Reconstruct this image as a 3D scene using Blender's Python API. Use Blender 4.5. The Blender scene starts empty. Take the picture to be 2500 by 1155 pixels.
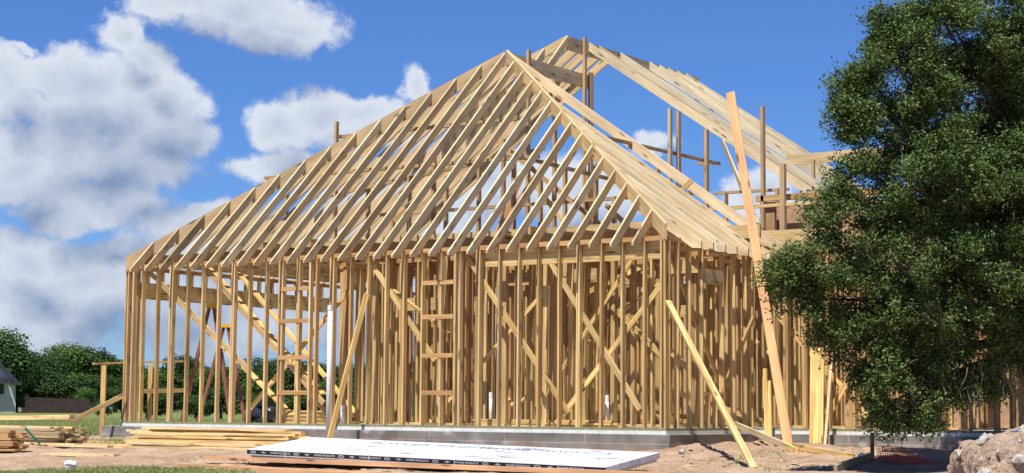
import bpy, math, random
import numpy as np
from mathutils import Vector, Matrix
rnd = random.Random(7)
C = bpy.context.scene.collection
scene = bpy.context.scene

# ------------------------------------------------------------------ camera
FPX, YAW, PIT, ROL = 4402.2, .6071, .0960, .0076
CAM = Vector((14.2845, -24.8563, .2687))
cy_, sy_ = math.cos(YAW), math.sin(YAW)
cp_, sp_ = math.cos(PIT), math.sin(PIT)
R0 = Vector((cy_, sy_, 0)); FW = Vector((-sy_*cp_, cy_*cp_, sp_)); U0 = Vector((sy_*sp_, -cy_*sp_, cp_))
CR = R0*math.cos(ROL) + U0*math.sin(ROL); CU = U0*math.cos(ROL) - R0*math.sin(ROL)
cam = bpy.data.cameras.new('camera'); camo = bpy.data.objects.new('camera', cam); C.objects.link(camo)
cam.sensor_width = 36; cam.lens = FPX/2500*36; cam.clip_end = 3000; cam.clip_start = .1
m = Matrix((CR, CU, -FW)).transposed().to_4x4(); m.translation = CAM
camo.matrix_world = m
scene.camera = camo

def ray(px, py):
    return FW + CR*((px-1250)/FPX) - CU*((py-577.5)/FPX)
def at(px, py, d):                       # point of the place seen at a pixel, d metres deep
    return CAM + ray(px, py)*d
def onp(px, py, ax, val):                # point where that line of sight meets the plane ax = val
    r = ray(px, py); k = 'XYZ'.index(ax); return CAM + r*((val-CAM[k])/r[k])

# ------------------------------------------------------------------ sun, sky, exposure
SUN_EL = math.radians(64); KX = .14
sun_dir = Vector((KX, -1, 0)).normalized()*math.cos(SUN_EL) + Vector((0, 0, math.sin(SUN_EL)))   # towards the sun
sl = bpy.data.lights.new('sun', 'SUN'); sl.energy = 5.0; sl.angle = math.radians(.53); sl.color = (1, .96, .88)
so = bpy.data.objects.new('sun', sl); C.objects.link(so)
so.rotation_euler = sun_dir.to_track_quat('Z', 'Y').to_euler(); so.location = (0, 0, 30)
scene.view_settings.view_transform = 'Standard'; scene.view_settings.look = 'None'
scene.view_settings.exposure = .55; scene.view_settings.gamma = 1

W = bpy.data.worlds.new('World'); scene.world = W; W.use_nodes = True
nt = W.node_tree; nt.nodes.clear()
def N(t, tree=None, **kw):
    n = (tree or nt).nodes.new(t)
    for k, v in kw.items(): setattr(n, k, v)
    return n
def L(a, b, tree=None): (tree or nt).links.new(a, b)
SKYS = .074
def azel(px, py):
    d = ray(px, py).normalized()
    return math.atan2(d.x, d.y), math.asin(d.z)
# (px, py, rx, ry, weight) cloud masses of the photograph, as directions in the sky
BL = [(300,75,70,60,1),(360,150,90,70,1),(190,215,190,110,1.1),(20,190,70,80,.9),(385,260,120,110,1.1),(450,335,90,65,1),(230,340,260,110,1.2),
      (50,400,170,90,1.1),(330,420,170,60,1),(240,510,190,60,1.1),(600,20,200,80,1.1),(700,75,130,62,1.05),(450,-10,150,60,1),(700,300,110,65,1.0),
      (785,270,110,70,1.1),(880,285,110,55,.9),(1010,225,45,40,.75),(930,330,200,45,.75),(520,540,130,45,.9),(430,570,150,60,1),(80,640,130,80,1.2),
      (230,700,300,100,1.1),(60,800,260,90,1.1),(420,700,260,120,1.05),(600,800,300,90,1.05),(900,700,420,170,1.0),(1200,450,170,110,.95),(1420,470,170,110,.9),
      (1000,520,260,100,.95),(1600,370,60,36,.55),(1860,470,90,75,1.0),(1950,520,120,60,.9),(5,180,22,40,1),(1280,750,500,100,1.0),(-300,400,300,300,1.1),
      (700,400,160,50,.8),(3100,500,300,120,1),(3400,200,300,100,1),(-900,200,350,150,1),(60,120,40,16,.6)]
g = bpy.data.node_groups.new('cloud_mass', 'ShaderNodeTree')
g.interface.new_socket('AE', in_out='INPUT', socket_type='NodeSocketVector'); g.interface.new_socket('D', in_out='OUTPUT', socket_type='NodeSocketFloat')
gi = N('NodeGroupInput', g); go = N('NodeGroupOutput', g)
# warp the outline with noise so that the masses billow
nz = N('ShaderNodeTexNoise', g); nz.inputs['Scale'].default_value = 17; nz.inputs['Detail'].default_value = 6; nz.inputs['Roughness'].default_value = .62
L(gi.outputs[0], nz.inputs['Vector'], g)
wsub = N('ShaderNodeVectorMath', g, operation='SUBTRACT'); L(nz.outputs['Color'], wsub.inputs[0], g); wsub.inputs[1].default_value = (.5, .5, .5)
wsc = N('ShaderNodeVectorMath', g, operation='SCALE'); L(wsub.outputs[0], wsc.inputs[0], g); wsc.inputs['Scale'].default_value = .042
wadd = N('ShaderNodeVectorMath', g, operation='ADD'); L(gi.outputs[0], wadd.inputs[0], g); L(wsc.outputs[0], wadd.inputs[1], g)
prev = None
for (px, py, rx, ry, w) in BL:
    a, e = azel(px, py)
    s = N('ShaderNodeVectorMath', g, operation='SUBTRACT'); L(wadd.outputs[0], s.inputs[0], g); s.inputs[1].default_value = (a, e, 0)
    mu = N('ShaderNodeVectorMath', g, operation='MULTIPLY'); L(s.outputs[0], mu.inputs[0], g); mu.inputs[1].default_value = (FPX/(rx*1.12), FPX/(ry*1.12), 0)
    ln = N('ShaderNodeVectorMath', g, operation='LENGTH'); L(mu.outputs[0], ln.inputs[0], g)
    ma = N('ShaderNodeMath', g, operation='MULTIPLY_ADD'); L(ln.outputs['Value'], ma.inputs[0], g); ma.inputs[1].default_value = -w; ma.inputs[2].default_value = w
    if prev is None: prev = ma
    else:
        mx = N('ShaderNodeMath', g, operation='SMOOTH_MAX'); L(prev.outputs[0], mx.inputs[0], g); L(ma.outputs[0], mx.inputs[1], g); mx.inputs[2].default_value = .25; prev = mx
n2 = N('ShaderNodeTexNoise', g); n2.inputs['Scale'].default_value = 38; n2.inputs['Detail'].default_value = 7; n2.inputs['Roughness'].default_value = .66
L(gi.outputs[0], n2.inputs['Vector'], g)
n3 = N('ShaderNodeMath', g, operation='MULTIPLY_ADD'); L(n2.outputs['Fac'], n3.inputs[0], g); n3.inputs[1].default_value = 1.0; n3.inputs[2].default_value = -.5
ad = N('ShaderNodeMath', g, operation='ADD'); L(prev.outputs[0], ad.inputs[0], g); L(n3.outputs[0], ad.inputs[1], g)
L(ad.outputs[0], go.inputs[0], g)

tc = N('ShaderNodeTexCoord'); sx = N('ShaderNodeSeparateXYZ'); L(tc.outputs['Generated'], sx.inputs[0])
az = N('ShaderNodeMath', operation='ARCTAN2'); L(sx.outputs[0], az.inputs[0]); L(sx.outputs[1], az.inputs[1])
el = N('ShaderNodeMath', operation='ARCSINE'); L(sx.outputs[2], el.inputs[0])
ae = N('ShaderNodeCombineXYZ'); L(az.outputs[0], ae.inputs[0]); L(el.outputs[0], ae.inputs[1])
up = N('ShaderNodeVectorMath', operation='ADD'); L(ae.outputs[0], up.inputs[0]); up.inputs[1].default_value = (-.010, .024, 0)
D1 = N('ShaderNodeGroup'); D1.node_tree = g; L(ae.outputs[0], D1.inputs[0])
D2 = N('ShaderNodeGroup'); D2.node_tree = g; L(up.outputs[0], D2.inputs[0])
cov = N('ShaderNodeMapRange', interpolation_type='SMOOTHSTEP'); L(D1.outputs[0], cov.inputs['Value']); cov.inputs['From Min'].default_value = .0; cov.inputs['From Max'].default_value = .38
dif = N('ShaderNodeMath', operation='SUBTRACT'); L(D1.outputs[0], dif.inputs[0]); L(D2.outputs[0], dif.inputs[1])
lit = N('ShaderNodeMapRange'); L(dif.outputs[0], lit.inputs['Value']); lit.inputs['From Min'].default_value = -.75; lit.inputs['From Max'].default_value = .42
# thick middles are greyer underneath
thk = N('ShaderNodeMapRange'); L(D1.outputs[0], thk.inputs['Value']); thk.inputs['From Min'].default_value = .3; thk.inputs['From Max'].default_value = 1.25; thk.inputs['To Min'].default_value = 0; thk.inputs['To Max'].default_value = .5
lt2 = N('ShaderNodeMath', operation='SUBTRACT', use_clamp=True); L(lit.outputs[0], lt2.inputs[0]); L(thk.outputs[0], lt2.inputs[1])
ccol = N('ShaderNodeMixRGB'); L(lt2.outputs[0], ccol.inputs['Fac'])
ccol.inputs[1].default_value = (.16/SKYS, .215/SKYS, .335/SKYS, 1); ccol.inputs[2].default_value = (.54/SKYS, .57/SKYS, .62/SKYS, 1)
sky = N('ShaderNodeTexSky', sky_type='NISHITA', sun_disc=False); sky.sun_elevation = SUN_EL
sky.sun_rotation = math.atan2(sun_dir.x, sun_dir.y); sky.altitude = 200; sky.air_density = 1.0; sky.dust_density = .2; sky.ozone_density = 4.0
tint = N('ShaderNodeMixRGB', blend_type='MULTIPLY'); tint.inputs['Fac'].default_value = 1; L(sky.outputs[0], tint.inputs[1]); tint.inputs[2].default_value = (.46, .70, 1.14, 1)
mixc = N('ShaderNodeMixRGB'); cf = N('ShaderNodeMath', operation='MULTIPLY'); L(cov.outputs[0], cf.inputs[0]); cf.inputs[1].default_value = .93
L(cf.outputs[0], mixc.inputs['Fac']); L(tint.outputs[0], mixc.inputs[1]); L(ccol.outputs[0], mixc.inputs[2])
bg = N('ShaderNodeBackground'); bg.inputs['Strength'].default_value = SKYS; L(mixc.outputs[0], bg.inputs[0])
wo = N('ShaderNodeOutputWorld'); L(bg.outputs[0], wo.inputs[0])

# ------------------------------------------------------------------ materials
def newmat(name, rough=.7, spec=.3):
    m = bpy.data.materials.new(name); m.use_nodes = True; t = m.node_tree
    p = t.nodes['Principled BSDF']; p.inputs['Roughness'].default_value = rough; p.inputs['Specular IOR Level'].default_value = spec
    return m, t, p
def wood(name, rough=.75):
    # grain runs along u of each board's own UVs; the attribute "tone" (pink share, brightness, grey share) varies board by board
    m, t, p = newmat(name, rough, .2)
    uv = N('ShaderNodeUVMap', t); uv.uv_map = 'uv'
    at_ = N('ShaderNodeAttribute', t); at_.attribute_name = 'tone'; s = N('ShaderNodeSeparateColor', t); L(at_.outputs['Color'], s.inputs[0], t)
    mp = N('ShaderNodeMapping', t); mp.inputs['Scale'].default_value = (.9, 26, 1); L(uv.outputs[0], mp.inputs[0], t)
    n = N('ShaderNodeTexNoise', t); n.inputs['Scale'].default_value = 1; n.inputs['Detail'].default_value = 5; n.inputs['Distortion'].default_value = .6; L(mp.outputs[0], n.inputs['Vector'], t)
    mp2 = N('ShaderNodeMapping', t); mp2.inputs['Scale'].default_value = (1.6, 7, 1); L(uv.outputs[0], mp2.inputs[0], t)
    v = N('ShaderNodeTexVoronoi', t); v.inputs['Scale'].default_value = 1; L(mp2.outputs[0], v.inputs['Vector'], t)
    kn = N('ShaderNodeMapRange', t); L(v.outputs['Distance'], kn.inputs['Value'], t); kn.inputs['From Min'].default_value = .09; kn.inputs['From Max'].default_value = .20; kn.inputs['To Min'].default_value = .3; kn.inputs['To Max'].default_value = 1
    mp3 = N('ShaderNodeMapping', t); mp3.inputs['Scale'].default_value = (.8, 3, 1); mp3.inputs['Location'].default_value = (5, 3, 1); L(uv.outputs[0], mp3.inputs[0], t)
    n4 = N('ShaderNodeTexNoise', t); n4.inputs['Scale'].default_value = 1.3; n4.inputs['Detail'].default_value = 3; L(mp3.outputs[0], n4.inputs['Vector'], t)
    br = N('ShaderNodeMapRange', t); L(n4.outputs['Fac'], br.inputs['Value'], t); br.inputs['From Min'].default_value = .25; br.inputs['From Max'].default_value = .75; br.inputs['To Min'].default_value = .68; br.inputs['To Max'].default_value = 1.2
    cr = N('ShaderNodeValToRGB', t); L(n.outputs['Fac'], cr.inputs[0], t)
    cr.color_ramp.elements[0].position = .3; cr.color_ramp.elements[0].color = (.42, .24, .072, 1)
    cr.color_ramp.elements[1].position = .62; cr.color_ramp.elements[1].color = (.74, .525, .215, 1)
    pk = N('ShaderNodeMixRGB', t); L(s.outputs[0], pk.inputs[0], t); L(cr.outputs[0], pk.inputs[1], t); pk.inputs[2].default_value = (.47, .22, .115, 1)
    gr = N('ShaderNodeMixRGB', t); L(s.outputs[2], gr.inputs[0], t); L(pk.outputs[0], gr.inputs[1], t); gr.inputs[2].default_value = (.72, .62, .43, 1)
    m1 = N('ShaderNodeMath', t, operation='MULTIPLY'); L(kn.outputs[0], m1.inputs[0], t); L(br.outputs[0], m1.inputs[1], t)
    m2 = N('ShaderNodeMath', t, operation='MULTIPLY'); L(m1.outputs[0], m2.inputs[0], t); L(s.outputs[1], m2.inputs[1], t)
    vm = N('ShaderNodeVectorMath', t, operation='SCALE'); L(gr.outputs[0], vm.inputs[0], t); L(m2.outputs[0], vm.inputs['Scale'], t)
    L(vm.outputs[0], p.inputs['Base Color'], t)
    bp = N('ShaderNodeBump', t); bp.inputs['Strength'].default_value = .25; bp.inputs['Distance'].default_value = .01; L(n.outputs['Fac'], bp.inputs['Height'], t); L(bp.outputs[0], p.inputs['Normal'], t)
    return m
def noisy(name, c0, c1, scale, rough=.85, bump=0, detail=6, coord='Object', spec=.3, lo=.35, hi=.65):
    m, t, p = newmat(name, rough, spec)
    tcn = N('ShaderNodeTexCoord', t); n = N('ShaderNodeTexNoise', t); n.inputs['Scale'].default_value = scale; n.inputs['Detail'].default_value = detail; n.inputs['Roughness'].default_value = .65
    L(tcn.outputs[coord], n.inputs['Vector'], t)
    cr = N('ShaderNodeValToRGB', t); L(n.outputs['Fac'], cr.inputs[0], t); cr.color_ramp.elements[0].position = lo; cr.color_ramp.elements[1].position = hi
    cr.color_ramp.elements[0].color = (*c0, 1); cr.color_ramp.elements[1].color = (*c1, 1); L(cr.outputs[0], p.inputs['Base Color'], t)
    if bump:
        b = N('ShaderNodeBump', t); b.inputs['Strength'].default_value = 1; b.inputs['Distance'].default_value = bump; L(n.outputs['Fac'], b.inputs['Height'], t); L(b.outputs[0], p.inputs['Normal'], t)
    return m
WOOD = wood('pine_lumber')
GREENWOOD = noisy('treated_lumber', (.17, .17, .085), (.27, .26, .14), 9)
BLOCK = noisy('concrete_block', (.19, .185, .175), (.31, .30, .28), 7, bump=.01)
MORTAR = noisy('slab_edge', (.50, .50, .47), (.68, .68, .65), 12)
CLOD = noisy('concrete_rubble', (.27, .235, .20), (.52, .47, .42), 9, bump=.03)
WHITE = noisy('white_pvc', (.66, .67, .70), (.76, .77, .80), 5, rough=.35, spec=.5)
BLACKM = noisy('dark_plastic', (.012, .013, .02), (.03, .032, .045), 8, rough=.35, spec=.5)
BAND = noisy('black_print', (.010, .010, .016), (.020, .020, .028), 8, rough=.6)
FOIL = noisy('white_wrap', (.44, .45, .48), (.70, .71, .75), 3.5, rough=.45, bump=.012, detail=8, lo=.25, hi=.6)
FOAM = noisy('foam_edge', (.42, .42, .40), (.60, .60, .58), 30)
RED = noisy('red_print', (.38, .06, .08), (.48, .10, .11), 20)
GREY = noisy('grey_print', (.16, .17, .22), (.24, .25, .32), 20)
PRINTW = noisy('white_print', (.5, .5, .53), (.62, .62, .65), 20)
FENCEM = noisy('fence_boards', (.026, .018, .016), (.055, .038, .034), 3)
ROOFM = noisy('dark_shingles', (.028, .028, .034), (.06, .06, .07), 6)
BRICKW = noisy('white_brick', (.36, .34, .31), (.50, .48, .44), 2.5)
DARKW = noisy('dark_glass', (.01, .012, .016), (.03, .035, .045), 3, rough=.15)
LADM = noisy('brown_fibreglass', (.16, .065, .04), (.25, .11, .07), 8)
YEL = noisy('yellow_plastic', (.62, .34, .02), (.75, .45, .04), 8)
ALU = noisy('aluminium', (.4, .41, .42), (.55, .56, .57), 8, rough=.4)
NETM = noisy('red_net', (.6, .03, .025), (.75, .07, .05), 12)
STAKE = noisy('rusty_post', (.22, .08, .055), (.42, .20, .15), 10)
BARK = noisy('bark', (.07, .055, .042), (.17, .14, .11), 14, bump=.01)
OSB = noisy('osb_sheet', (.34, .20, .115), (.52, .34, .20), 22)
TARP = noisy('blue_plastic', (.03, .06, .14), (.10, .15, .28), 7, rough=.4)
BAGM = noisy('crumpled_paper', (.6, .6, .6), (.78, .78, .78), 10, bump=.01)
GREENW = noisy('green_strap', (.02, .08, .05), (.05, .15, .09), 9)

def leafmat(name, c0, c1, rough=.45, spec=.5, trans=.15):
    m, t, p = newmat(name, rough, spec)
    a = N('ShaderNodeAttribute', t); a.attribute_name = 'tone'; s = N('ShaderNodeSeparateColor', t); L(a.outputs['Color'], s.inputs[0], t)
    mx = N('ShaderNodeMixRGB', t); L(s.outputs[0], mx.inputs[0], t); mx.inputs[1].default_value = (*c0, 1); mx.inputs[2].default_value = (*c1, 1)
    L(mx.outputs[0], p.inputs['Base Color'], t)
    tr = N('ShaderNodeBsdfTranslucent', t); L(mx.outputs[0], tr.inputs[0], t)
    ms = N('ShaderNodeMixShader', t); ms.inputs[0].default_value = trans; L(p.outputs[0], ms.inputs[1], t); L(tr.outputs[0], ms.inputs[2], t)
    L(ms.outputs[0], t.nodes['Material Output'].inputs[0], t)
    return m
OAKLEAF = leafmat('oak_leaves', (.055, .095, .020), (.15, .205, .045), .55, .3)
FARLEAF = leafmat('far_leaves', (.022, .048, .012), (.095, .155, .028), .7, .2)
BRIGHTLEAF = leafmat('light_leaves', (.06, .12, .02), (.12, .20, .04), .7, .2)
GRASSM = leafmat('grass_blades', (.10, .19, .04), (.40, .37, .15), .7, .2, .2)

# ------------------------------------------------------------------ helpers
def tag(o, label=None, cat=None, group=None, kind=None):
    if label: o['label'] = label
    if cat: o['category'] = cat
    if group: o['group'] = group
    if kind: o['kind'] = kind
    return o
def empty(name, loc, label, cat, group=None):
    o = bpy.data.objects.new(name, None); C.objects.link(o); o.location = loc; o.empty_display_size = .2
    return tag(o, label, cat, group)
def tone(p=None, b=None, g=None):
    return (rnd.uniform(0, .18) if p is None else p, rnd.uniform(.84, 1.08) if b is None else b, rnd.uniform(0, .2) if g is None else g)
class MB:
    def __init__(s): s.v = []; s.f = []; s.uv = []; s.t = []
    def poly8(s, P, Ln, tn, w, t):
        # P: 8 corners, 0-3 at the start end, 4-7 at the far end
        b = len(s.v); s.v += [tuple(p) for p in P]; ou, ov = rnd.uniform(0, 50), rnd.uniform(0, 50)
        fs = [(0,1,5,4,t), (1,2,6,5,w), (2,3,7,6,t), (3,0,4,7,w)]; vv = 0
        for a, c, d, e, ww in fs:
            s.f.append((b+a, b+c, b+d, b+e)); s.uv += [(ou, ov+vv), (ou, ov+vv+ww), (ou+Ln, ov+vv+ww), (ou+Ln, ov+vv)]; vv += ww; s.t.append(tn)
        for a, c, d, e in ((3,2,1,0), (4,5,6,7)):
            s.f.append((b+a, b+c, b+d, b+e)); s.uv += [(ou+a_*w, ov+b_*.03) for a_, b_ in ((0,0),(1,0),(1,1),(0,1))]; s.t.append((tn[0], tn[1]*.9, tn[2]))
    def board(s, p0, p1, w, t, wdir=(0, 0, 1), tn=None):
        # straight board; w is measured along wdir (made square to the board), t across
        p0 = Vector(p0); p1 = Vector(p1); a = (p1-p0); Ln = a.length; a = a/Ln
        n = a.cross(Vector(wdir)); n.normalize(); u = n.cross(a); u.normalize()
        tn = tn or tone(); q = [(-1,-1), (-1,1), (1,1), (1,-1)]
        P = [p0+u*(w/2*i)+n*(t/2*j) for i, j in q] + [p1+u*(w/2*i)+n*(t/2*j) for i, j in q]
        s.poly8(P, Ln, tn, w, t); return s
    def rafter(s, p0, p1, dep, t, tn=None, heel=None):
        # plumb-cut board, p0 and p1 on the middle of its top edge, dep = vertical depth; heel = depth left at the tail end
        p0 = Vector(p0); p1 = Vector(p1); a = p1-p0; h = Vector((a.x, a.y, 0)).normalized(); n = Vector((-h.y, h.x, 0))*(t/2); z = Vector((0, 0, -dep))
        if heel is None or heel >= dep:
            s.poly8([p0+z-n, p0+z+n, p0+n, p0-n, p1+z-n, p1+z+n, p1+n, p1-n], a.length, tn or tone(), dep, t); return s
        # tail: a short wedge then the full depth
        k = .16/Vector((a.x, a.y, 0)).length; pm = p0 + a*k; zh = Vector((0, 0, -heel)); tn = tn or tone()
        s.poly8([p0+zh-n, p0+zh+n, p0+n, p0-n, pm+z-n, pm+z+n, pm+n, pm-n], a.length*k, tn, dep, t)
        s.poly8([pm+z-n, pm+z+n, pm+n, pm-n, p1+z-n, p1+z+n, p1+n, p1-n], a.length, tn, dep, t)
        return s
    def box(s, a, b, tn=None):
        a = Vector(a); b = Vector(b)
        d = b-a; k = max(range(3), key=lambda i: d[i]); c = (a+b)/2
        p0 = c.copy(); p1 = c.copy(); p0[k] = a[k]; p1[k] = b[k]
        wk = [i for i in range(3) if i != k]; wk.sort(key=lambda i: -d[i]); wd = [0, 0, 0]; wd[wk[0]] = 1
        return s.board(p0, p1, d[wk[0]], d[wk[1]], wd, tn)
    def tube(s, pts, rad, n=8, tn=(0, 1, 0), cap=True):
        b0 = len(s.v); pts = [Vector(p) for p in pts]; k = len(pts)
        if not hasattr(rad, '__len__'): rad = [rad]*k
        x = None
        for i, p in enumerate(pts):
            a = (pts[min(i+1, k-1)]-pts[max(i-1, 0)]).normalized()
            if x is None: x = a.orthogonal().normalized()
            x = (x-a*x.dot(a)).normalized(); y = a.cross(x)
            for j in range(n):
                th = 2*math.pi*j/n; s.v.append(tuple(p+(x*math.cos(th)+y*math.sin(th))*rad[i]))
        for i in range(k-1):
            for j in range(n):
                a = b0+i*n+j; c = b0+i*n+(j+1) % n
                s.f.append((a, c, c+n, a+n)); s.uv += [(0, 0), (0, 1), (1, 1), (1, 0)]; s.t.append(tn)
        if cap:
            for st, rv in ((b0, True), (b0+(k-1)*n, False)):
                idx = list(range(st, st+n)); idx = idx[::-1] if rv else idx
                s.f.append(tuple(idx)); s.uv += [(0, 0)]*n; s.t.append(tn)
        return s
    def poly(s, pts, tn=(0, 1, 0)):
        b = len(s.v); s.v += [tuple(p) for p in pts]; s.f.append(tuple(range(b, b+len(pts)))); s.uv += [(p[0], p[1]) for p in pts]; s.t.append(tn); return s
    def build(s, name, mat, parent=None, smooth=False, origin=None):
        me = bpy.data.meshes.new(name); o_ = Vector(origin) if origin is not None else Vector((0, 0, 0))
        me.from_pydata([tuple(Vector(v)-o_) for v in s.v], [], s.f)
        ul = me.uv_layers.new(name='uv'); ul.data.foreach_set('uv', [c for p in s.uv for c in p])
        at_ = me.attributes.new('tone', 'FLOAT_COLOR', 'FACE'); at_.data.foreach_set('color', [c for t in s.t for c in (*t, 1)])
        if smooth: me.polygons.foreach_set('use_smooth', [True]*len(me.polygons))
        me.materials.append(mat); me.update()
        o = bpy.data.objects.new(name, me); C.objects.link(o); o.location = o_
        if parent is not None: o.parent = parent; o.location = o_
        return o
def plank(name, p0, p1, w, t, wdir, label, group=None, cat='plank', tn=None, parent=None):
    p0 = Vector(p0); b = MB().board(p0, p1, w, t, wdir, tn)
    o = b.build(name, WOOD, parent, origin=None if parent else p0)
    if parent is None: tag(o, label, cat, group)
    return o

# ------------------------------------------------------------------ ground
from mathutils import noise as mn
def sstep(a, b, x):
    t = min(1, max(0, (x-a)/(b-a))); return t*t*(3-2*t)
def ground_z(x, y):
    z = -.40
    if y < 0: z = -.33 + .05*max(y, -4) + .028*min(0, y+4)
    elif y < 3: z = -.33 - .07*y/3
    z = max(z, -1.25)
    if -16 < x < 12 and -9 < y < 9:
        z += .05*mn.noise(Vector((x*1.3, y*1.3, 0))) + .035*mn.noise(Vector((x*.5+y*.3, y*4.5, 11))) + .016*mn.noise(Vector((x*4, y*4, 3))) + .012*mn.noise(Vector((x*9, y*9, 3)))
        # loose spoil thrown up against the footing east of the corner
        k = sstep(-.2, .6, x)*sstep(-3.5, -.6, y)*(1-sstep(3.0, 5.5, x))
        z += k*(.07 + .045*mn.noise(Vector((x*2.2, y*2.2, 7))) + .03*mn.noise(Vector((x*7, y*7, 1)))) + .08*math.exp(-((x-.9)**2+(y-1.6)**2)/.5)
    return z
def grid(name, xs, ys, zf, mat):
    V = [(x, y, zf(x, y)) for y in ys for x in xs]; nx = len(xs)
    F = [(j*nx+i, j*nx+i+1, (j+1)*nx+i+1, (j+1)*nx+i) for j in range(len(ys)-1) for i in range(nx-1)]
    me = bpy.data.meshes.new(name); me.from_pydata(V, [], F); me.polygons.foreach_set('use_smooth', [True]*len(F)); me.materials.append(mat); me.update()
    o = bpy.data.objects.new(name, me); C.objects.link(o); return o
def lin(a, b, st): n = max(1, round((b-a)/st)); return [a+(b-a)*i/n for i in range(n)]
m_, t_, p_ = newmat('dirt_and_turf', .95, .1)
tcn = N('ShaderNodeTexCoord', t_)
n1 = N('ShaderNodeTexNoise', t_); n1.inputs['Scale'].default_value = 1.4; n1.inputs['Detail'].default_value = 8; n1.inputs['Roughness'].default_value = .7; L(tcn.outputs['Object'], n1.inputs['Vector'], t_)
c1 = N('ShaderNodeValToRGB', t_); L(n1.outputs['Fac'], c1.inputs[0], t_); c1.color_ramp.elements[0].position = .3; c1.color_ramp.elements[1].position = .7
c1.color_ramp.elements[0].color = (.30, .185, .115, 1); c1.color_ramp.elements[1].color = (.60, .44, .305, 1)
n2_ = N('ShaderNodeTexNoise', t_); n2_.inputs['Scale'].default_value = 24; n2_.inputs['Detail'].default_value = 6; n2_.inputs['Roughness'].default_value = .75; L(tcn.outputs['Object'], n2_.inputs['Vector'], t_)
v2 = N('ShaderNodeMapRange', t_); L(n2_.outputs['Fac'], v2.inputs['Value'], t_); v2.inputs['From Min'].default_value = .3; v2.inputs['From Max'].default_value = .7; v2.inputs['To Min'].default_value = .5; v2.inputs['To Max'].default_value = 1.25
cs = N('ShaderNodeVectorMath', t_, operation='SCALE'); L(c1.outputs[0], cs.inputs[0], t_); L(v2.outputs[0], cs.inputs['Scale'], t_)
gp = N('ShaderNodeAttribute', t_); gp.attribute_name = 'turf'
gcol = N('ShaderNodeValToRGB', t_); L(n2_.outputs['Fac'], gcol.inputs[0], t_); gcol.color_ramp.elements[0].color = (.05, .085, .02, 1); gcol.color_ramp.elements[1].color = (.24, .27, .09, 1)
mg = N('ShaderNodeMixRGB', t_); L(gp.outputs['Fac'], mg.inputs[0], t_); L(cs.outputs[0], mg.inputs[1], t_); L(gcol.outputs[0], mg.inputs[2], t_); L(mg.outputs[0], p_.inputs['Base Color'], t_)
bmp = N('ShaderNodeBump', t_); bmp.inputs['Strength'].default_value = 1; bmp.inputs['Distance'].default_value = .035; L(n2_.outputs['Fac'], bmp.inputs['Height'], t_); L(bmp.outputs[0], p_.inputs['Normal'], t_)
xs = lin(-900, -60, 60)+lin(-60, -18, 6)+lin(-18, 12, .09)+lin(12, 60, 6)+lin(60, 500, 60)+[500]
ys = lin(-120, -12, 8)+lin(-12, -7, .5)+lin(-7, 4, .07)+lin(4, 6, .3)+lin(6, 30, 3)+lin(30, 900, 45)+[900]
def turf(x, y):
    # how grassy the ground is
    w = .8*mn.noise(Vector((x*.5, y*.5, 2)))+.5*mn.noise(Vector((x*1.7, y*1.7, 5)))
    d = (Vector((x, y, 0))-CAM).dot(Vector((-sy_, cy_, 0))); r = (Vector((x, y, 0))-CAM).dot(R0)
    far = sstep(40.5, 43, d+w)
    px = 1250+r/max(d, 1)*FPX
    near = (1-sstep(24.9, 26.3, d+.9*w))*(1-sstep(380, 720, px+260*w))
    return max(far, near, .75*math.exp(-((x+10.4)**2/1.6+(y+1.5)**2/.12)))
gr = grid('ground', xs, ys, ground_z, m_); tag(gr, kind='structure')
at__ = gr.data.attributes.new('turf', 'FLOAT', 'POINT'); at__.data.foreach_set('value', [turf(v.co.x, v.co.y) for v in gr.data.vertices])

# ------------------------------------------------------------------ the house
S = .4064; H = 3.06; LX = -12.27; WB = 3.07; X0 = -.4155
RZ, RY = 7.42, 4.25; RX = -6.1
house = empty('unfinished_house', (-6, 4, 0), 'unfinished house of bare pine studs and rafters on a grey block footing', 'house')
hoff = house.location.copy()
def part(mb, name, mat=WOOD, parent=house):
    o = mb.build(name, mat); o.parent = parent; o.location = -hoff if parent is house else (0, 0, 0); return o
# footing
def footing(mb, x0, y0, x1, y1): mb.box((x0, y0, -.75), (x1, y1, -.098), (0, 1, 0))
m_, t_, p_ = newmat('block_footing', .9, .2)
tcn = N('ShaderNodeTexCoord', t_); bk = N('ShaderNodeTexBrick', t_); bk.offset = .5
sx2 = N('ShaderNodeSeparateXYZ', t_); L(tcn.outputs['Object'], sx2.inputs[0], t_); adx = N('ShaderNodeMath', t_, operation='ADD'); L(sx2.outputs[0], adx.inputs[0], t_); L(sx2.outputs[1], adx.inputs[1], t_)
cx = N('ShaderNodeCombineXYZ', t_); L(adx.outputs[0], cx.inputs[0], t_); L(sx2.outputs[2], cx.inputs[1], t_)
mpb = N('ShaderNodeMapping', t_); mpb.inputs['Location'].default_value = (0, .098, 0); L(cx.outputs[0], mpb.inputs[0], t_); L(mpb.outputs[0], bk.inputs['Vector'], t_)
bk.inputs['Scale'].default_value = 1; bk.inputs['Brick Width'].default_value = 1.57; bk.inputs['Row Height'].default_value = .15; bk.inputs['Mortar Size'].default_value = .006
bk.inputs['Color1'].default_value = (.17, .16, .15, 1); bk.inputs['Color2'].default_value = (.215, .205, .19, 1); bk.inputs['Mortar'].default_value = (.36, .35, .33, 1)
nb = N('ShaderNodeTexNoise', t_); nb.inputs['Scale'].default_value = 2.6; nb.inputs['Detail'].default_value = 8; L(tcn.outputs['Object'], nb.inputs['Vector'], t_)
rb = N('ShaderNodeMapRange', t_); L(nb.outputs['Fac'], rb.inputs['Value'], t_); rb.inputs['From Min'].default_value = .3; rb.inputs['From Max'].default_value = .7; rb.inputs['To Min'].default_value = .6; rb.inputs['To Max'].default_value = 1.3
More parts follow.
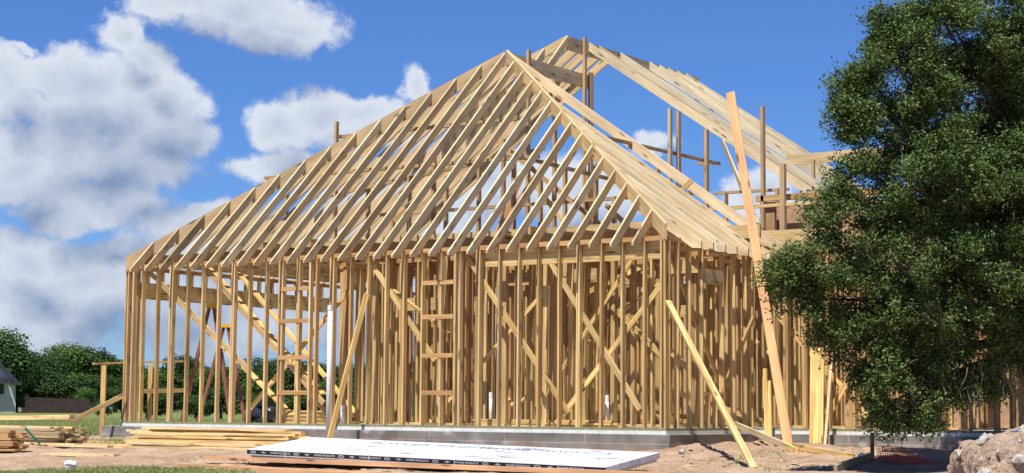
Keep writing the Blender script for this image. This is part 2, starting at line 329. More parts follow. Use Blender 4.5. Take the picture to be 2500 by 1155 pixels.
# pale mortar smears
mps = N('ShaderNodeMapping', t_); mps.inputs['Scale'].default_value = (1.7, 3.0, 1); L(cx.outputs[0], mps.inputs[0], t_)
vo = N('ShaderNodeTexVoronoi', t_); vo.inputs['Scale'].default_value = 1; vo.inputs['Randomness'].default_value = .8; L(mps.outputs[0], vo.inputs['Vector'], t_)
vs = N('ShaderNodeMapRange', t_); L(vo.outputs['Distance'], vs.inputs['Value'], t_); vs.inputs['From Min'].default_value = .12; vs.inputs['From Max'].default_value = .22; vs.inputs['To Min'].default_value = .8; vs.inputs['To Max'].default_value = 0
scb = N('ShaderNodeVectorMath', t_, operation='SCALE'); L(bk.outputs[0], scb.inputs[0], t_); L(rb.outputs[0], scb.inputs['Scale'], t_)
mb_ = N('ShaderNodeMixRGB', t_); L(vs.outputs[0], mb_.inputs[0], t_); L(scb.outputs[0], mb_.inputs[1], t_); mb_.inputs[2].default_value = (.42, .41, .39, 1); sz_ = N('ShaderNodeMapRange', t_); L(sx2.outputs[2], sz_.inputs['Value'], t_); sz_.inputs['From Min'].default_value = -.36; sz_.inputs['From Max'].default_value = -.12; sz_.inputs['To Min'].default_value = .75; sz_.inputs['To Max'].default_value = 0
nm_ = N('ShaderNodeTexNoise', t_); nm_.inputs['Scale'].default_value = 3.5; nm_.inputs['Detail'].default_value = 7; L(tcn.outputs['Object'], nm_.inputs['Vector'], t_)
pm_ = N('ShaderNodeMath', t_, operation='MULTIPLY_ADD', use_clamp=True); L(nm_.outputs['Fac'], pm_.inputs[0], t_); pm_.inputs[1].default_value = 3.2; pm_.inputs[2].default_value = -1.25
qm_ = N('ShaderNodeMath', t_, operation='MULTIPLY'); L(pm_.outputs[0], qm_.inputs[0], t_); L(sz_.outputs[0], qm_.inputs[1], t_)
mm_ = N('ShaderNodeMixRGB', t_); L(qm_.outputs[0], mm_.inputs[0], t_); L(mb_.outputs[0], mm_.inputs[1], t_); mm_.inputs[2].default_value = (.36, .23, .15, 1); L(mm_.outputs[0], p_.inputs['Base Color'], t_)
FOOT = m_
f = MB(); e = .14
footing(f, LX-.42, -e, e, .3); footing(f, -.3, .3, e, WB-e); footing(f, -.3, WB-e, 14, WB+.3); footing(f, LX-.42, .3, LX+.3, 12)
part(f, 'foundation', FOOT)
f = MB(); f.box((LX-.05, -.006, -.097), (.006, .25, -.042), (0, 1, 0)); f.box((-.25, .25, -.097), (.006, WB-.006, -.042)); f.box((-.25, WB-.006, -.097), (14, WB+.25, -.042)); f.box((LX-.05, .25, -.097), (LX+.2, 12, -.042))
f.box((LX+.2, .25, -.097), (-.25, 12, -.046)); f.box((-.25, WB+.25, -.097), (14, 12, -.046))
part(f, 'floor_slab', MORTAR)
f = MB(); f.box((LX, 0, -.042), (0, .089, 0)); f.box((-.089, .089, -.042), (0, WB, 0)); f.box((0, WB, -.042), (14, WB+.089, 0)); f.box((LX, .089, -.042), (LX+.089, .6, 0)); f.box((LX, 6.2, -.042), (LX+.089, 12, 0))
part(f, 'sill_plate', GREENWOOD)

def rw(): return tone(rnd.choice([0, .05, .15, .2, .35, .6]), rnd.uniform(.66, 1.0), rnd.uniform(0, .15))  # default stud tone, wood colour darkened to deepen the shade indoors
def st(mb, x, y, z0=0, z1=None, alongx=True, tn=None, t=.038, w=.089):
    z1 = H-.078 if z1 is None else z1
    dx, dy = (t/2, w/2) if alongx else (w/2, t/2)
    lx = rnd.uniform(-.012, .012)
    mb.board((x, y, z0), (x+lx, y, z1), w, t, (0, 1, 0) if alongx else (1, 0, 0), tn or rw())
PK = lambda: tone(rnd.uniform(.35, .7), rnd.uniform(.8, 1), 0)
# front wall
fw = MB(); 
xb = [LX, -9.9, -7.4, -4.9, -2.5, 0]
for a, b in zip(xb[:-1], xb[1:]): fw.box((a+.001, .001, H-.038), (b, .090, H), PK())
xb = [LX, -10.8, -8.2, -5.9, -3.5, -1.2, -.09]
for a, b in zip(xb[:-1], xb[1:]): fw.box((a+.001, 0, H-.077), (b, .089, H-.039), PK())
front = part(fw, 'wall_frame')
def sub(mb, name, parent, mat=WOOD): o = mb.build(name, mat, parent); o.location = (0, 0, 0); return o
FX = [X0-S*i for i in range(30)]
extra = {0: -.05, 1: None}
stx = [(x, .0445) for x in FX[:29]] + [(-.02, .0445), (-.10, .0445), (LX+.019, .0445), (LX+.075, .0445), (LX+.21, .0445)]
for i in (3, 8, 12, 16, 19, 22, 26): stx.append((FX[i]-.045, .0445))
lad = [(onp(682, 900, 'Y', .0445).x, onp(757, 900, 'Y', .0445).x), (onp(1032, 900, 'Y', .0445).x, onp(1112, 900, 'Y', .0445).x)]
for a, b in lad: stx += [(a, .0445), (b, .0445), ((a+b)/2+.06, .0445)]
used = []
for x, y in sorted(stx):
    if any(abs(x-u) < .0385 for u in used): continue
    used.append(x); b = MB(); st(b, x, y, tn=tone(rnd.uniform(0, .38), rnd.uniform(.76, 1.1), rnd.uniform(0, .3))); sub(b, 'stud', front)
for a, b in lad:
    for z in (.52, 1.16, 1.83, 2.42):
        q = MB().box((a+.02, -.012, z), (b-.02, .026, z+.075), PK()); sub(q, 'blocking', front)
def br(pxa, pya, pxb, pyb, Y, w=.089, tn=None, flat=None, name='brace', parent=front, t=.03):
    Y += rnd.uniform(0, .06); a = onp(pxa, pya, 'Y', Y); b = onp(pxb, pyb, 'Y', Y); q = MB()
    if flat: q.board(a, b, w, t, (0, 1, 0), tn)
    else: q.board(a, b, w, t, (0, 0, 1), tn)
    return sub(q, name, parent)
BRT = tone(0, 1.12, 0)
br(372, 672, 714, 1014, .32, .15, tone(0, 1.15, 0), True); br(512, 655, 790, 962, .75, .14, tone(0, 1.1, 0), True); br(560, 640, 870, 1010, 1.5, .14, tone(0, 1.1, 0), True)
br(350, 650, 610, 905, .11, .09, tone(.1, .75, .2)); br(497, 650, 790, 985, .11, .1, tone(.1, .75, .2)); br(640, 790, 800, 1015, .9, .12, tone(0, 1.1, 0), True)
br(600, 1010, 860, 700, .5, .09, tone(0, 1.05, 0)); br(893, 622, 1062, 880, .11); br(1131, 612, 1388, 1008, .11); br(1319, 598, 1562, 1000, .11)
br(1358, 1034, 1632, 672, .14, .085, tone(0, 1.12, 0)); br(1050, 1030, 1340, 700, .9, .07, tone(0, 1.1, 0)); br(1290, 1030, 1590, 560, 1.4, .07, tone(0, 1.1, 0))
# east wall of the front room
ew = MB(); ew.box((-.090, .091, H-.038), (-.001, WB, H), PK()); ew.box((-.089, 0, H-.077), (0, WB, H-.039), PK())
east = part(ew, 'wall_frame')
for i, y in enumerate([.13, .42, .83, 1.22, 1.95, 2.36, 2.77, 3.0]):
    b = MB(); st(b, -.0445, y, alongx=False, tn=tone(rnd.uniform(0, .15), rnd.uniform(.9, 1.08), .1)); sub(b, 'stud', east)
b = MB(); b.box((-.085, 1.24, 2.38), (-.004, 1.93, 2.62), tone(.1, .8, .4)); sub(b, 'header', east)
b = MB(); b.box((-.09, 1.24, .55), (.0, 1.93, .59), tone(0, .9, .1)); sub(b, 'window_sill', east)
for y in (1.45, 1.7):
    b = MB(); st(b, -.0445, y, 0, .55, False); sub(b, 'stud', east)
b = MB().board((-.11, .2, 2.95), (-.11, 2.2, .5), .089, .03, (0, 0, 1)); sub(b, 'brace', east)
# wing wall, running east behind the oak
ww = MB(); ww.box((0, WB, H-.038), (14, WB+.089, H), PK()); ww.box((0, WB+.001, H-.077), (14, WB+.088, H-.039), PK())
wing = part(ww, 'wall_frame')
x = .15; k = 0
while x < 9.5:
    b = MB(); st(b, x, WB+.0445); sub(b, 'stud', wing)
    if k % 3 == 1: b = MB(); st(b, x+.045, WB+.0445); sub(b, 'stud', wing)
    x += S; k += 1
for a, b_ in (((.3, 1.9), (1.9, .2)), ((1.2, .1), (2.2, 1.7)), ((6.2, .05), (8.0, 1.6)), ((4.6, 1.2), (7.5, 2.6)), ((2.6, 2.8), (4.6, .4))):
    yy = WB+.11+rnd.uniform(0, .3); b = MB().board((a[0], yy, a[1]), (b_[0], yy, b_[1]), .1, .03, (0, 0, 1), tone(0, 1.1, 0)); sub(b, 'brace', wing)
for xa_ in (1.0, 2.22, 3.44, 4.66, 5.88, 7.1): ob = MB(); ob.box((xa_, 4.9, 0), (xa_+1.19, 4.915, 2.44)); part(ob, 'sheathing_panel', OSB)
# west wall with the garage opening
gw = MB(); gw.box((LX+.001, .091, H-.038), (LX+.090, 12, H), PK()); gw.box((LX, .09, H-.077), (LX+.089, 12, H-.039), PK())
west = part(gw, 'wall_frame')
hd = MB().box((LX+.003, .35, 2.42), (LX+.086, 6.2, 2.74), tone(.12, .85, .25)); sub(hd, 'header', west)
for y in [.12, .26, .31, 6.25, 6.3]+[6.7+S*i for i in range(12)]:
    b = MB(); st(b, LX+.0445, y, alongx=False); sub(b, 'stud', west)
q = MB()
for i in range(14): st(q, LX+.0445, .55+.4064*i, 2.74, H-.078, False)
sub(q, 'cripple_stud', west)['kind'] = 'stuff'
# inner walls: too many studs to be parts one by one
ist = MB(); ipl = MB()
def inner(x0, y0, x1, y1, skip=.03, h=3.0):
    a = Vector((x0, y0, 0)); b = Vector((x1, y1, 0)); Ln = (b-a).length; u = (b-a)/Ln; ax = abs(u.x) > .5
    n = Vector((-u.y, u.x, 0))*.0445
    for z in (0.002, h-.078, h-.038):
        lo = a-n; hi = b+n; ipl.box((min(lo.x, hi.x), min(lo.y, hi.y), z), (max(lo.x, hi.x), max(lo.y, hi.y), z+.037), PK() if z > 1 else tone(.2))
    d = .05
    while d < Ln:
        p = a+u*d
        if rnd.random() > skip: st(ist, p.x, p.y, .04, h-.08, ax)
        if rnd.random() < .5: st(ist, p.x+u.x*.045, p.y+u.y*.045, .04, h-.08, ax)
        d += S*rnd.choice([1, 1, 1, .5])
for seg in [(-7.4, 3.3, -.3, 3.3), (-7.5, 1.0, -7.5, 8), (-3.4, .35, -3.4, 3.2), (-9.2, 6.2, -1, 6.2), (-5.3, 3.4, -5.3, 9), (-7.3, 9, 4, 9), (-1.2, 3.4, -1.2, 9),
            (-6.0, 1.8, -3.6, 1.8), (-3.2, 2.2, -.4, 2.2), (-2.6, .4, -2.6, 2.1), (1.6, 3.3, 1.6, 9), (.2, 5.4, 9, 5.4), (-6.8, 4.7, -1.5, 4.7), (3.6, 3.3, 3.6, 5.3), (-8.6, 4.2, -7.6, 4.2), (-4.4, .35, -4.4, 1.7), (.2, 4.15, 9, 4.15), (-7, 7.4, 6, 7.4), (-.5, 3.3, -.5, 6), (2.6, 3.3, 2.6, 7.5), (-6.6, .6, -6.6, 3.2), (-5.6, 1.0, -4.6, 1.0), (.8, 3.3, .8, 7), (-2.0, 4.7, -2.0, 9), (-6.2, .3, -6.2, 3.2), (-5.1, .3, -5.1, 1.8), (-6.7, .9, -4.7, .9), (-7.9, 1.4, -7.9, 6), (-6.9, 3.4, -6.9, 6)]:
    inner(*seg)
part(ist, 'stud')['kind'] = 'stuff'
part(ipl, 'inner_wall_plates')
ib = MB()
for i in range(20):
    x = rnd.uniform(-7.3, .2); y = rnd.uniform(.5, 6); z = rnd.uniform(.2, 2.6); ln = rnd.uniform(.5, 2.6); s_ = rnd.choice([-1, 1]); zz = max(.06, min(2.9, z+s_*ln*.8))
    ib.board((x, y, z), (min(.2, x+ln), y+rnd.uniform(-.3, .6), zz), .089, .038, rnd.choice([(0, 0, 1), (0, 1, 0)]), tone(rnd.choice([0, 0, .4]), rnd.uniform(.85, 1.12), 0))
for i in range(16):
    x = rnd.uniform(-7.3, -.8); y = rnd.choice([1.8, 2.2, 3.3, 4.7, 6.2])-rnd.uniform(.07, .16); z = rnd.choice([2.1, 2.5, 2.62])
    ib.box((x, y-.02, z), (x+rnd.uniform(.7, 1.4), y+.02, z+.24), tone(.2, .8, .2))
part(ib, 'inner_bracing')['kind'] = 'stuff'

# ceiling joists and beams
jn = 0
for i in range(29):
    x = FX[i]-.045
    b = MB().box((x-.019, .05, H+.002), (x+.019, rnd.choice([4.5, 6.0]), H+.187), tone(rnd.uniform(.1, .5), rnd.uniform(.75, .95), .2)); part(b, 'ceiling_joist')
for (y, z, h, xa, xb_) in ((1.55, H+.19, .235, -9.5, -.75), (2.9, H+.19, .235, -8.5, .2), (4.45, H+.19, .285, -11, 1.4), (6.4, H+.1, .285, -11.5, 3.5), (8.8, H, .3, -11.5, 6)):
    b = MB().box((xa, y-.03, z+.001), (xb_, y+.03, z+h), tone(.1, .92, .2)); part(b, 'beam')
b = MB().box((-8.2, .10, H-.37), (-.1, .14, H-.08), tone(.1, .95, .15)); b2 = MB().box((-3.6, .095, H-.36), (-.1, .135, H-.08), tone(0, 1, .1)); part(b2, 'beam')
b = MB()
for i in range(16):
    x = -10.6+.62*i+rnd.uniform(-.1, .1); y = rnd.choice([.7, 1.2, 2.2, 3.5])
    b.box((x, y, H+.19), (x+.038, y+rnd.uniform(.3, .5), H+.19+rnd.choice([.14, .18, .2])), tone(rnd.uniform(0, .3), 1.1, 0))
part(b, 'ceiling_blocking')['kind'] = 'stuff'

# roof planes (tops of rafters)
def zf(y): return RZ-.976*(RY-y)          # front slope
def zs(x): return RZ-.685*abs(x-RX)       # side slopes
DEP = .20
GW = lambda: tone(rnd.uniform(0, .22), .52 if rnd.random() < .12 else rnd.uniform(.80, 1.0), rnd.uniform(.25, .75))
for i, x in enumerate(FX[:29]):
    yt = RY*(1-abs(x-RX)/6.1); yt = min(yt, RY-.03)
    if yt < .1: continue
    b = MB().rafter((x, -.339, zf(-.339)), (x+rnd.uniform(-.008, .008), yt-.02, zf(yt-.02)), DEP-.005, .038, GW(), .05); part(b, 'rafter')
b = MB().rafter((-12.24, -.03, 3.22), (RX-.03, RY-.02, RZ-.01), .30, .045, tone(.5, .95, .3)); part(b, 'hip_rafter')
b = MB().rafter((.0, 0, 3.25), (RX+.03, RY-.02, RZ+.01), .26, .045, tone(.2, .95, .2)); part(b, 'hip_rafter')
CR_ = lambda: tone(rnd.uniform(0, .2), rnd.uniform(.84, 1.08), rnd.uniform(.5, .95))
for i in range(7):
    y = .53+S*i; xt = -6.1*y/RY
    b = MB().rafter((.354, y, zs(.354)), (xt+.03, y, zs(xt+.03)), DEP+.02, .038, CR_(), .12); part(b, 'rafter')
b = MB().rafter((.16, RY, zs(.16)-.02), (RX+.02, RY, RZ), .22, .038, tone(.35, 1.12, .5)); part(b, 'rafter')
for i in range(17):
    y = .53+S*i; xt = RX-.02 if y > RY else LX+.07+6.1*y/RY
    if y > 7.4: break
    b = MB().rafter((-12.3, y, zs(-12.3)), (xt-.03, y, zs(xt-.03)), DEP, .038, tone(rnd.uniform(.2, .6), .95, .4)); part(b, 'rafter')
b = MB().box((RX-.02, RY+.02, RZ-.31), (RX+.02, 7.4, RZ-.02), tone(.1, .8, .55)); part(b, 'ridge_board')
# upper, taller roof
UZ = 8.12
def zu(x): return UZ-.672*abs(x-RX)
b = MB().box((RX-.02, 6.5, UZ-.30), (RX+.02, 12.15, UZ-.01), tone(.15, .75, .5)); part(b, 'ridge_board')
for y in (7.31, 7.72, 8.61, 9.87, 10.31, 10.70, 11.12, 11.53):
    b = MB().rafter((1.45, y, zu(1.45)), (RX+.02, y, UZ), .19, .038, tone(rnd.uniform(0, .25), rnd.uniform(.78, 1.08), rnd.uniform(.5, 1))); part(b, 'rafter')
for y in (6.6, 7.0, 7.4, 7.85, 8.3):
    b = MB().rafter((-13.2, y, zu(-13.2)), (RX-.02, y, UZ), .22, .038, tone(rnd.uniform(.05, .3), 1.0, .3)); part(b, 'rafter')
b = MB().rafter((-10.6, 3.35, UZ-.672*4.5), (RX-.03, 6.47, UZ), .24, .04, tone(.1, 1, .3)); part(b, 'hip_rafter')
for dx in (0, -.40, -.81, -1.22):
    yt = 6.47+dx*.693; b = MB().rafter((RX+dx, yt-1.9, zu(RX+dx)-1.85), (RX+dx, yt, zu(RX+dx)), .22, .038, GW()); part(b, 'rafter')
# posts and struts carrying the roof
def post(px, py, X=None, Y=None, z0=3.3, w=.085, t=.06, tn=None, nm='post'):
    p = onp(px, py, 'X', X) if X is not None else onp(px, py, 'Y', Y)
    b = MB().board((p.x, p.y, z0), p, w, t, (0, 1, 0), tn or tone(rnd.uniform(.4, .8), .75, .2)); part(b, nm); return p
PT = lambda: tone(.55, .8, .25)
post(1291, 122, X=RX+.06, tn=PT()); post(1443, 178, X=RX+.06, w=.12, tn=PT()); post(1428, 92, X=RX+.07, tn=PT()); post(1355, 196, X=-5.2, tn=PT())
post(822, 297, Y=3.4, tn=PT()); post(1636, 265, X=-3.1, w=.09, tn=tone(.3, .8, .6)); post(1657, 272, X=-3.1, w=.09, tn=PT()); post(1725, 316, X=-3.1, w=.1, tn=PT())
post(1862, 260, Y=5.9, w=.1, tn=PT()); post(1607, 385, X=-3.5, tn=PT()); post(1898, 460, Y=6.3, tn=PT()); post(1773, 470, Y=6.3, w=.06, tn=PT()); post(1985, 390, Y=9, tn=PT())
for px, py, Y in ((1230, 340, 3.5), (1255, 380, 3.0), (1320, 420, 3.5), (1170, 400, 4.4), (1060, 380, 4.4), (1000, 430, 3.4), (900, 450, 4.2), (1090, 430, 3.2), (1455, 400, 3.4), (1435, 430, 4.4), (1500, 480, 3.3), (1380, 400, 4.6), (960, 520, 3.3), (700, 460, 4.0)):
    post(px, py, Y=Y, nm='post')
def rail(pa, pb, w=.08, t=.038, flat=False, tn=None, nm='purlin'):
    b = MB().board(pa, pb, w, t, (0, 0, 1) if not flat else (0, 1, .01), tn or PT()); part(b, nm)
rail(onp(1400, 318, 'X', -3.2), onp(1755, 400, 'X', -3.2), .05, .09); rail(onp(1250, 378, 'X', -4.6), onp(1500, 440, 'X', -4.6), .05, .12)
rail(onp(1705, 400, 'Y', 8.1), onp(1755, 398, 'Y', 8.1), .06, .1, nm='blocking')
rail(onp(1745, 472, 'Y', 6.35), onp(1925, 462, 'Y', 6.35), .05, .09); rail(onp(1735, 511, 'Y', 5.6), onp(2010, 494, 'Y', 5.6), .06, .09, tn=tone(0, 1, .1))
rail(onp(1920, 392, 'Y', 9.2), onp(2400, 352, 'Y', 9.2), .22, .05, tn=tone(.1, .95, .3), nm='beam')
rail(onp(1764, 345, 'Y', 7.0), onp(1850, 550, 'Y', 5.5), .1, .04, tn=tone(.2, .7, .6), nm='strut')
for a in ((1215, 345, 1480, 560), (1230, 352, 1310, 420), (1180, 640, 1290, 400), (1400, 500, 1500, 360), (1290, 430, 1390, 560), (1330, 400, 1230, 540), (1560, 560, 1690, 440), (960, 540, 1080, 420), (1480, 500, 1540, 560)):
    rail(onp(a[0], a[1], 'Y', 3.0+rnd.uniform(-.5, .8)), onp(a[2], a[3], 'Y', 3.6), .085, .036, tn=tone(rnd.choice([0, .3, .6]), 1.0, 0), nm='strut')
for (a, b_) in (((-11, 2.6, 5.0), (-4.2, 2.6, 4.95)), ((-10, 3.6, 5.9), (-5.2, 3.6, 5.9)), ((-9.3, 4.3, 4.3), (-1.6, 4.3, 4.3)), ((-10.2, 3.3, 4.6), (-6, 5.5, 5.6))):
    rail(a, b_, .06, .1, tn=tone(.5, .75, .2))
rail((-10.5, 2.0, 3.5), (-10.5, 9, 3.5), .2, .04, nm='beam')
# box room above the wing
for x in (-1.2, -.3, .5, 1.4, 2.3):
    bb = MB().board((x, 6.0, 3.06), (x, 6.0, 4.25), .3, .09, (1, 0, 0), tone(.6, .7, .2)); part(bb, 'knee_post')
for z in (4.26, 3.3): b = MB().box((-1.4, 5.85, z), (4.5, 5.95, z+.11), PK()); part(b, 'beam')
b = MB().box((.1, 7.46, 0), (1.3, 7.475, 2.44)); part(b, 'sheathing_panel', OSB)
for k in range(7): b = MB().box((-6.9+1.24*k, 9.1, 0), (-5.7+1.24*k, 9.115, 2.9)); part(b, 'sheathing_panel', OSB)
b = MB().box((-1.3, 6.2, 3.1), (4.0, 6.22, 4.2)); part(b, 'sheathing_panel', OSB)
b = MB().box((-.72, 5.5, 3.3), (-.62, 5.6, 4.9), tone(.4, .8, .3)); part(b, 'post')

# ------------------------------------------------------------------ boards leaning on the house
def gz(p, up=0): return Vector((p.x, p.y, ground_z(p.x, p.y)+up))
def groundpt(px, py):
    d = 15.
    while d < 60:
        p = at(px, py, d)
        if p.z <= ground_z(p.x, p.y): return p
        d += .02
    return at(px, py, 30)
ft = groundpt(1840, 1140)
plank('leaning_brace', ft+Vector((0, 0, -.02)), (.04, .0, 2.0), .089, .045, (1, 1, 0), 'long pine brace leaning from the dirt up to the corner of the front wall', cat='brace', tn=tone(0, .98, .1))
q0 = at(800, 1072, 31.0); q0.z = ground_z(q0.x, q0.y)
plank('leaning_board', q0, onp(895, 718, 'Y', -.06), .089, .038, (.3, 1, 0), 'pale board leaning on the studs beside the tall white pipe', cat='board', tn=tone(0, 1.1, 0))
a = groundpt(1925, 1090); 
plank('leaning_board', a, at(1783, 226, 30.2), .145, .04, (1, .3, 0), 'very long pinkish plank leaning up past the rafter tails', cat='board', tn=tone(.72, 1.35, 0))
a = onp(1993, 1094, 'Y', 2.55); a.z = ground_z(a.x, a.y)
plank('leaning_board', a, onp(1996, 850, 'Y', WB-.05), .24, .04, (1, 0, 0), 'wide pale plank standing against the wing wall, notched at its foot', cat='board', tn=tone(0, 1.1, 0))
a = onp(2014, 1100, 'Y', 2.5); a.z = ground_z(a.x, a.y)
plank('leaning_board', a, onp(2032, 860, 'Y', WB-.05), .15, .04, (.4, -1, 0), 'greyish plank edge-on against the wing wall, right of the wide pale plank', cat='board', tn=tone(0, 1, .5))
for x0, x1, tb in ((1873, 1868, 900), (1881, 1877, 930)):
    a = onp(x0, 1066, 'Y', 2.75); a.z = ground_z(a.x, a.y)
    plank('leaning_board', a, onp(x1, tb, 'Y', WB-.04), .07, .038, (1, 0, 0), 'short narrow offcut standing in the inner corner left of the pink plank', group='offcuts standing in the inner corner', cat='board', tn=tone(0, 1.08, 0))
a = onp(1795, 1036, 'X', .1); b = groundpt(1930, 1098)
plank('fallen_board', a, b+Vector((0, 0, .03)), .089, .04, (0, 0, 1), 'greenish treated board propped from the sill down into the dirt', cat='board', tn=tone(0, .9, .6))
plank('fallen_board', onp(1850, 1060, 'Y', 1.6), groundpt(1945, 1108)+Vector((0, 0, .04)), .089, .038, (0, 0, 1), 'pale board lying across the end of the greenish board', cat='board', tn=tone(0, 1.1, 0))
a = groundpt(1935, 1096)+Vector((0, 0, .04)); b = groundpt(2085, 1122)+Vector((0, 0, .03))
plank('fallen_board', a, b, .089, .038, (0, 0, 1), 'thin pale board flat on the dirt pointing towards the oak', cat='board', tn=tone(0, 1.05, 0))
a = groundpt(2130, 1118)+Vector((0, 0, .04)); b = groundpt(2040, 1152)+Vector((0, 0, .04))
plank('fallen_board', a, b, .09, .05, (0, 0, 1), 'weathered grey board in the shade under the oak', cat='board', tn=tone(0, .5, .9))

# ------------------------------------------------------------------ rail west of the house
rp = empty('temporary_rail', (-14, 0, -.3), 'temporary board rail on a post beside the west corner of the house', 'rail')
def cpart(mb, name, root, mat=WOOD):
    o = mb.build(name, mat, root); o.location = -root.location; return o
d_ = 37.0
a = at(228, 888, d_); b = at(445, 882, d_+1.6); cpart(MB().board(a, b, .04, .09, (0, 0, 1), tone(0, 1.05, 0)), 'rail', rp)
for px in (254,):
    a = at(px, 892, d_); cpart(MB().board((a.x, a.y, ground_z(a.x, a.y)-.05), a, .1, .05, (1, .6, 0), tone(.15, .95, 0)), 'post', rp)
a = at(368, 890, d_+1.2); cpart(MB().board((a.x, a.y, -.4), a, .09, .04, (1, .6, 0), tone(.15, .85, 0)), 'post', rp)
cpart(MB().board(at(345, 955, d_+.6), at(460, 953, d_+1.4), .09, .04, (0, 0, 1), tone(.15, .85, 0)), 'rail', rp)
plank('leaning_plank', at(172, 1030, 34.8), at(300, 966, 35.3), .089, .05, (0, 0, 1), 'loose plank propped from the lumber heap up to the west corner post', tn=tone(.25, .85, .1))

# ------------------------------------------------------------------ loose lumber
def pile(spec, label, group, tn=None):
    for k, (xa, ya, xb_, yb, w, t, up) in enumerate(spec):
        A = groundpt(xa, ya); B = groundpt(xb_, yb)
        A = A+Vector((0, 0, up+t/2)); B = B+Vector((0, 0, up+t/2))
        plank('plank', A, B, t, w, (0, 0, 1), label, group, tn=tn() if tn else None)
YP = lambda: tone(rnd.uniform(0, .08), rnd.uniform(.98, 1.15), rnd.uniform(0, .5))
# planks are laid by position: centre, heading, length, layer
def lay(cx_, cy2, ang, ln, z, w=.14, t=.038, tn=None, label='', group='', slope=0):
    u = Vector((math.cos(ang), math.sin(ang), slope)); c = Vector((cx_, cy2, z))
    gzz = ground_z(cx_, cy2)
    A = c-u*ln/2; B = c+u*ln/2; A.z += gzz+t/2; B.z += gzz+t/2
    return plank('plank', A, B, t, w, (0, 0, 1), label, group, tn=tn)
G1 = 'fresh planks spread in front of the footing'
NTH = ['first', 'second', 'third', 'fourth', 'fifth', 'sixth', 'seventh', 'eighth', 'ninth', 'tenth', 'eleventh', 'twelfth', 'thirteenth', 'fourteenth']
ang0 = math.radians(4)
for r in range(13):                          # rows from the footing towards the street
    lay_n = [5, 5, 5, 4, 4, 3, 3, 2, 2, 2, 1, 1, 1][r]
    c = groundpt(575-6*r, 1078)
    for j in range(lay_n):
        x = -9.2+.11*r+rnd.uniform(-.3, .3); y = -.45-.15*r
        lay(x, y+rnd.uniform(-.03, .03), ang0*.4+rnd.uniform(-.03, .03), rnd.choice([3.2, 3.66, 4.1]), .041*j, tn=YP(), label='yellow plank in the %s row from the footing of the fresh lumber spread' % NTH[r], group=G1)
for j in range(5):
    lay(-8.9+.25*j, -.9-.3*j, rnd.uniform(-.13, .16), 3.6, .215-.035*j, tn=YP(), label=['topmost', 'upper', 'middle', 'lower', 'lowest'][j]+' of the skewed planks thrown over the fresh lumber spread', group=G1)
for px, py, ln, ag, lb in ((380, 1058, 1.0, .1, 'short block of wood by the grass tuft near the footing'), (265, 1082, 1.2, .05, 'short plank lying left of the fresh lumber spread'), (330, 1090, 2.4, .08, 'grey-edged plank sticking out left of the fresh lumber'), (195, 1092, 1.6, -.02, 'single plank on bare dirt in front of the left heap'), (90, 1086, 2.2, 0, 'double-length plank lying below the left heap')):
    c = groundpt(px, py); lay(c.x, c.y, ag, ln, 0, tn=YP(), label=lb, group='')
# heap at the left edge
G2 = 'planks of the left heap'
hx, hy = [at(150, 1070, 33.2)[i] for i in (0, 1)]     # right end of the heap
for ly in range(8):
    for j in range(3):
        ln = rnd.choice([3.0, 3.3]); off = rnd.uniform(-.12, .05)-(.25 if ly > 6 else 0)
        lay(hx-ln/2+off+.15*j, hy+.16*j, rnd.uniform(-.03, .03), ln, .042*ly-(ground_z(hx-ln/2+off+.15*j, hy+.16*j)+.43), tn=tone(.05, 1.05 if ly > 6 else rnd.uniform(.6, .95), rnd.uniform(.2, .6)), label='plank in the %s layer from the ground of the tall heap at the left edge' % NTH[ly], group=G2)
for j in range(4): 
    a = at(176, 1024-2*j, 33.6+.16*j); lay(a.x-2.1, a.y, .0, 4.2, a.z-ground_z(a.x-2.1, a.y)-.03, tn=YP(), label='long pale plank on top of the left heap, %s from the street side' % NTH[j], group='pale planks on top of the left heap', slope=.015)
cx2, cy3 = [at(-10, 1092, 31.2)[i] for i in (0, 1)]
for ly in range(8):
    for j in range(2): lay(cx2-.65+rnd.uniform(-.12, .12), cy3+.16*j, .1, 2.0, .042*ly, tn=tone(.45, .95, 0), label='reddish plank in the %s layer of the small stack at the left frame edge' % NTH[ly], group='reddish planks stacked at the left edge')
for px, py in ((215, 1040), (230, 1044), (222, 1048), (185, 1042)):
    c = groundpt(px, py); lay(c.x, c.y, rnd.uniform(-.2, .3), 1.6, .02, tn=YP(), label='scrap plank lying between the left heap and the rail post', group='scraps between the heap and the rail post')
c = groundpt(100, 1085); b = MB().board(c+Vector((-.1, -.3, .30)), c+Vector((.5, -.45, .02)), .05, .006, (0, 0, 1)); o = b.build('packing_strap', GREENW); tag(o, 'green packing strap hanging off the left lumber heap', 'strap')
# pinkish boards in the foreground
fa = [(505, 1124, 1640, 1171), (440, 1134, 1500, 1182), (640, 1146, 1700, 1196)]
for k, (xa, ya, xb_, yb) in enumerate(fa):
    A = groundpt(xa, ya+8); B = groundpt(xb_, yb+8); B.z = ground_z(B.x, B.y)
    up = .06 if k == 0 else .0
    plank('timber', A+Vector((0, 0, .03+up)), B+Vector((0, 0, .03+up)), .06, .14, (0, 0, 1), ['reddish timber lying on top, nearest the white panels', 'reddish timber reaching furthest left in the foreground', 'reddish timber at the bottom edge of the foreground'][k], 'reddish timbers in the foreground', cat='timber', tn=tone(.8, 1.15, .1))

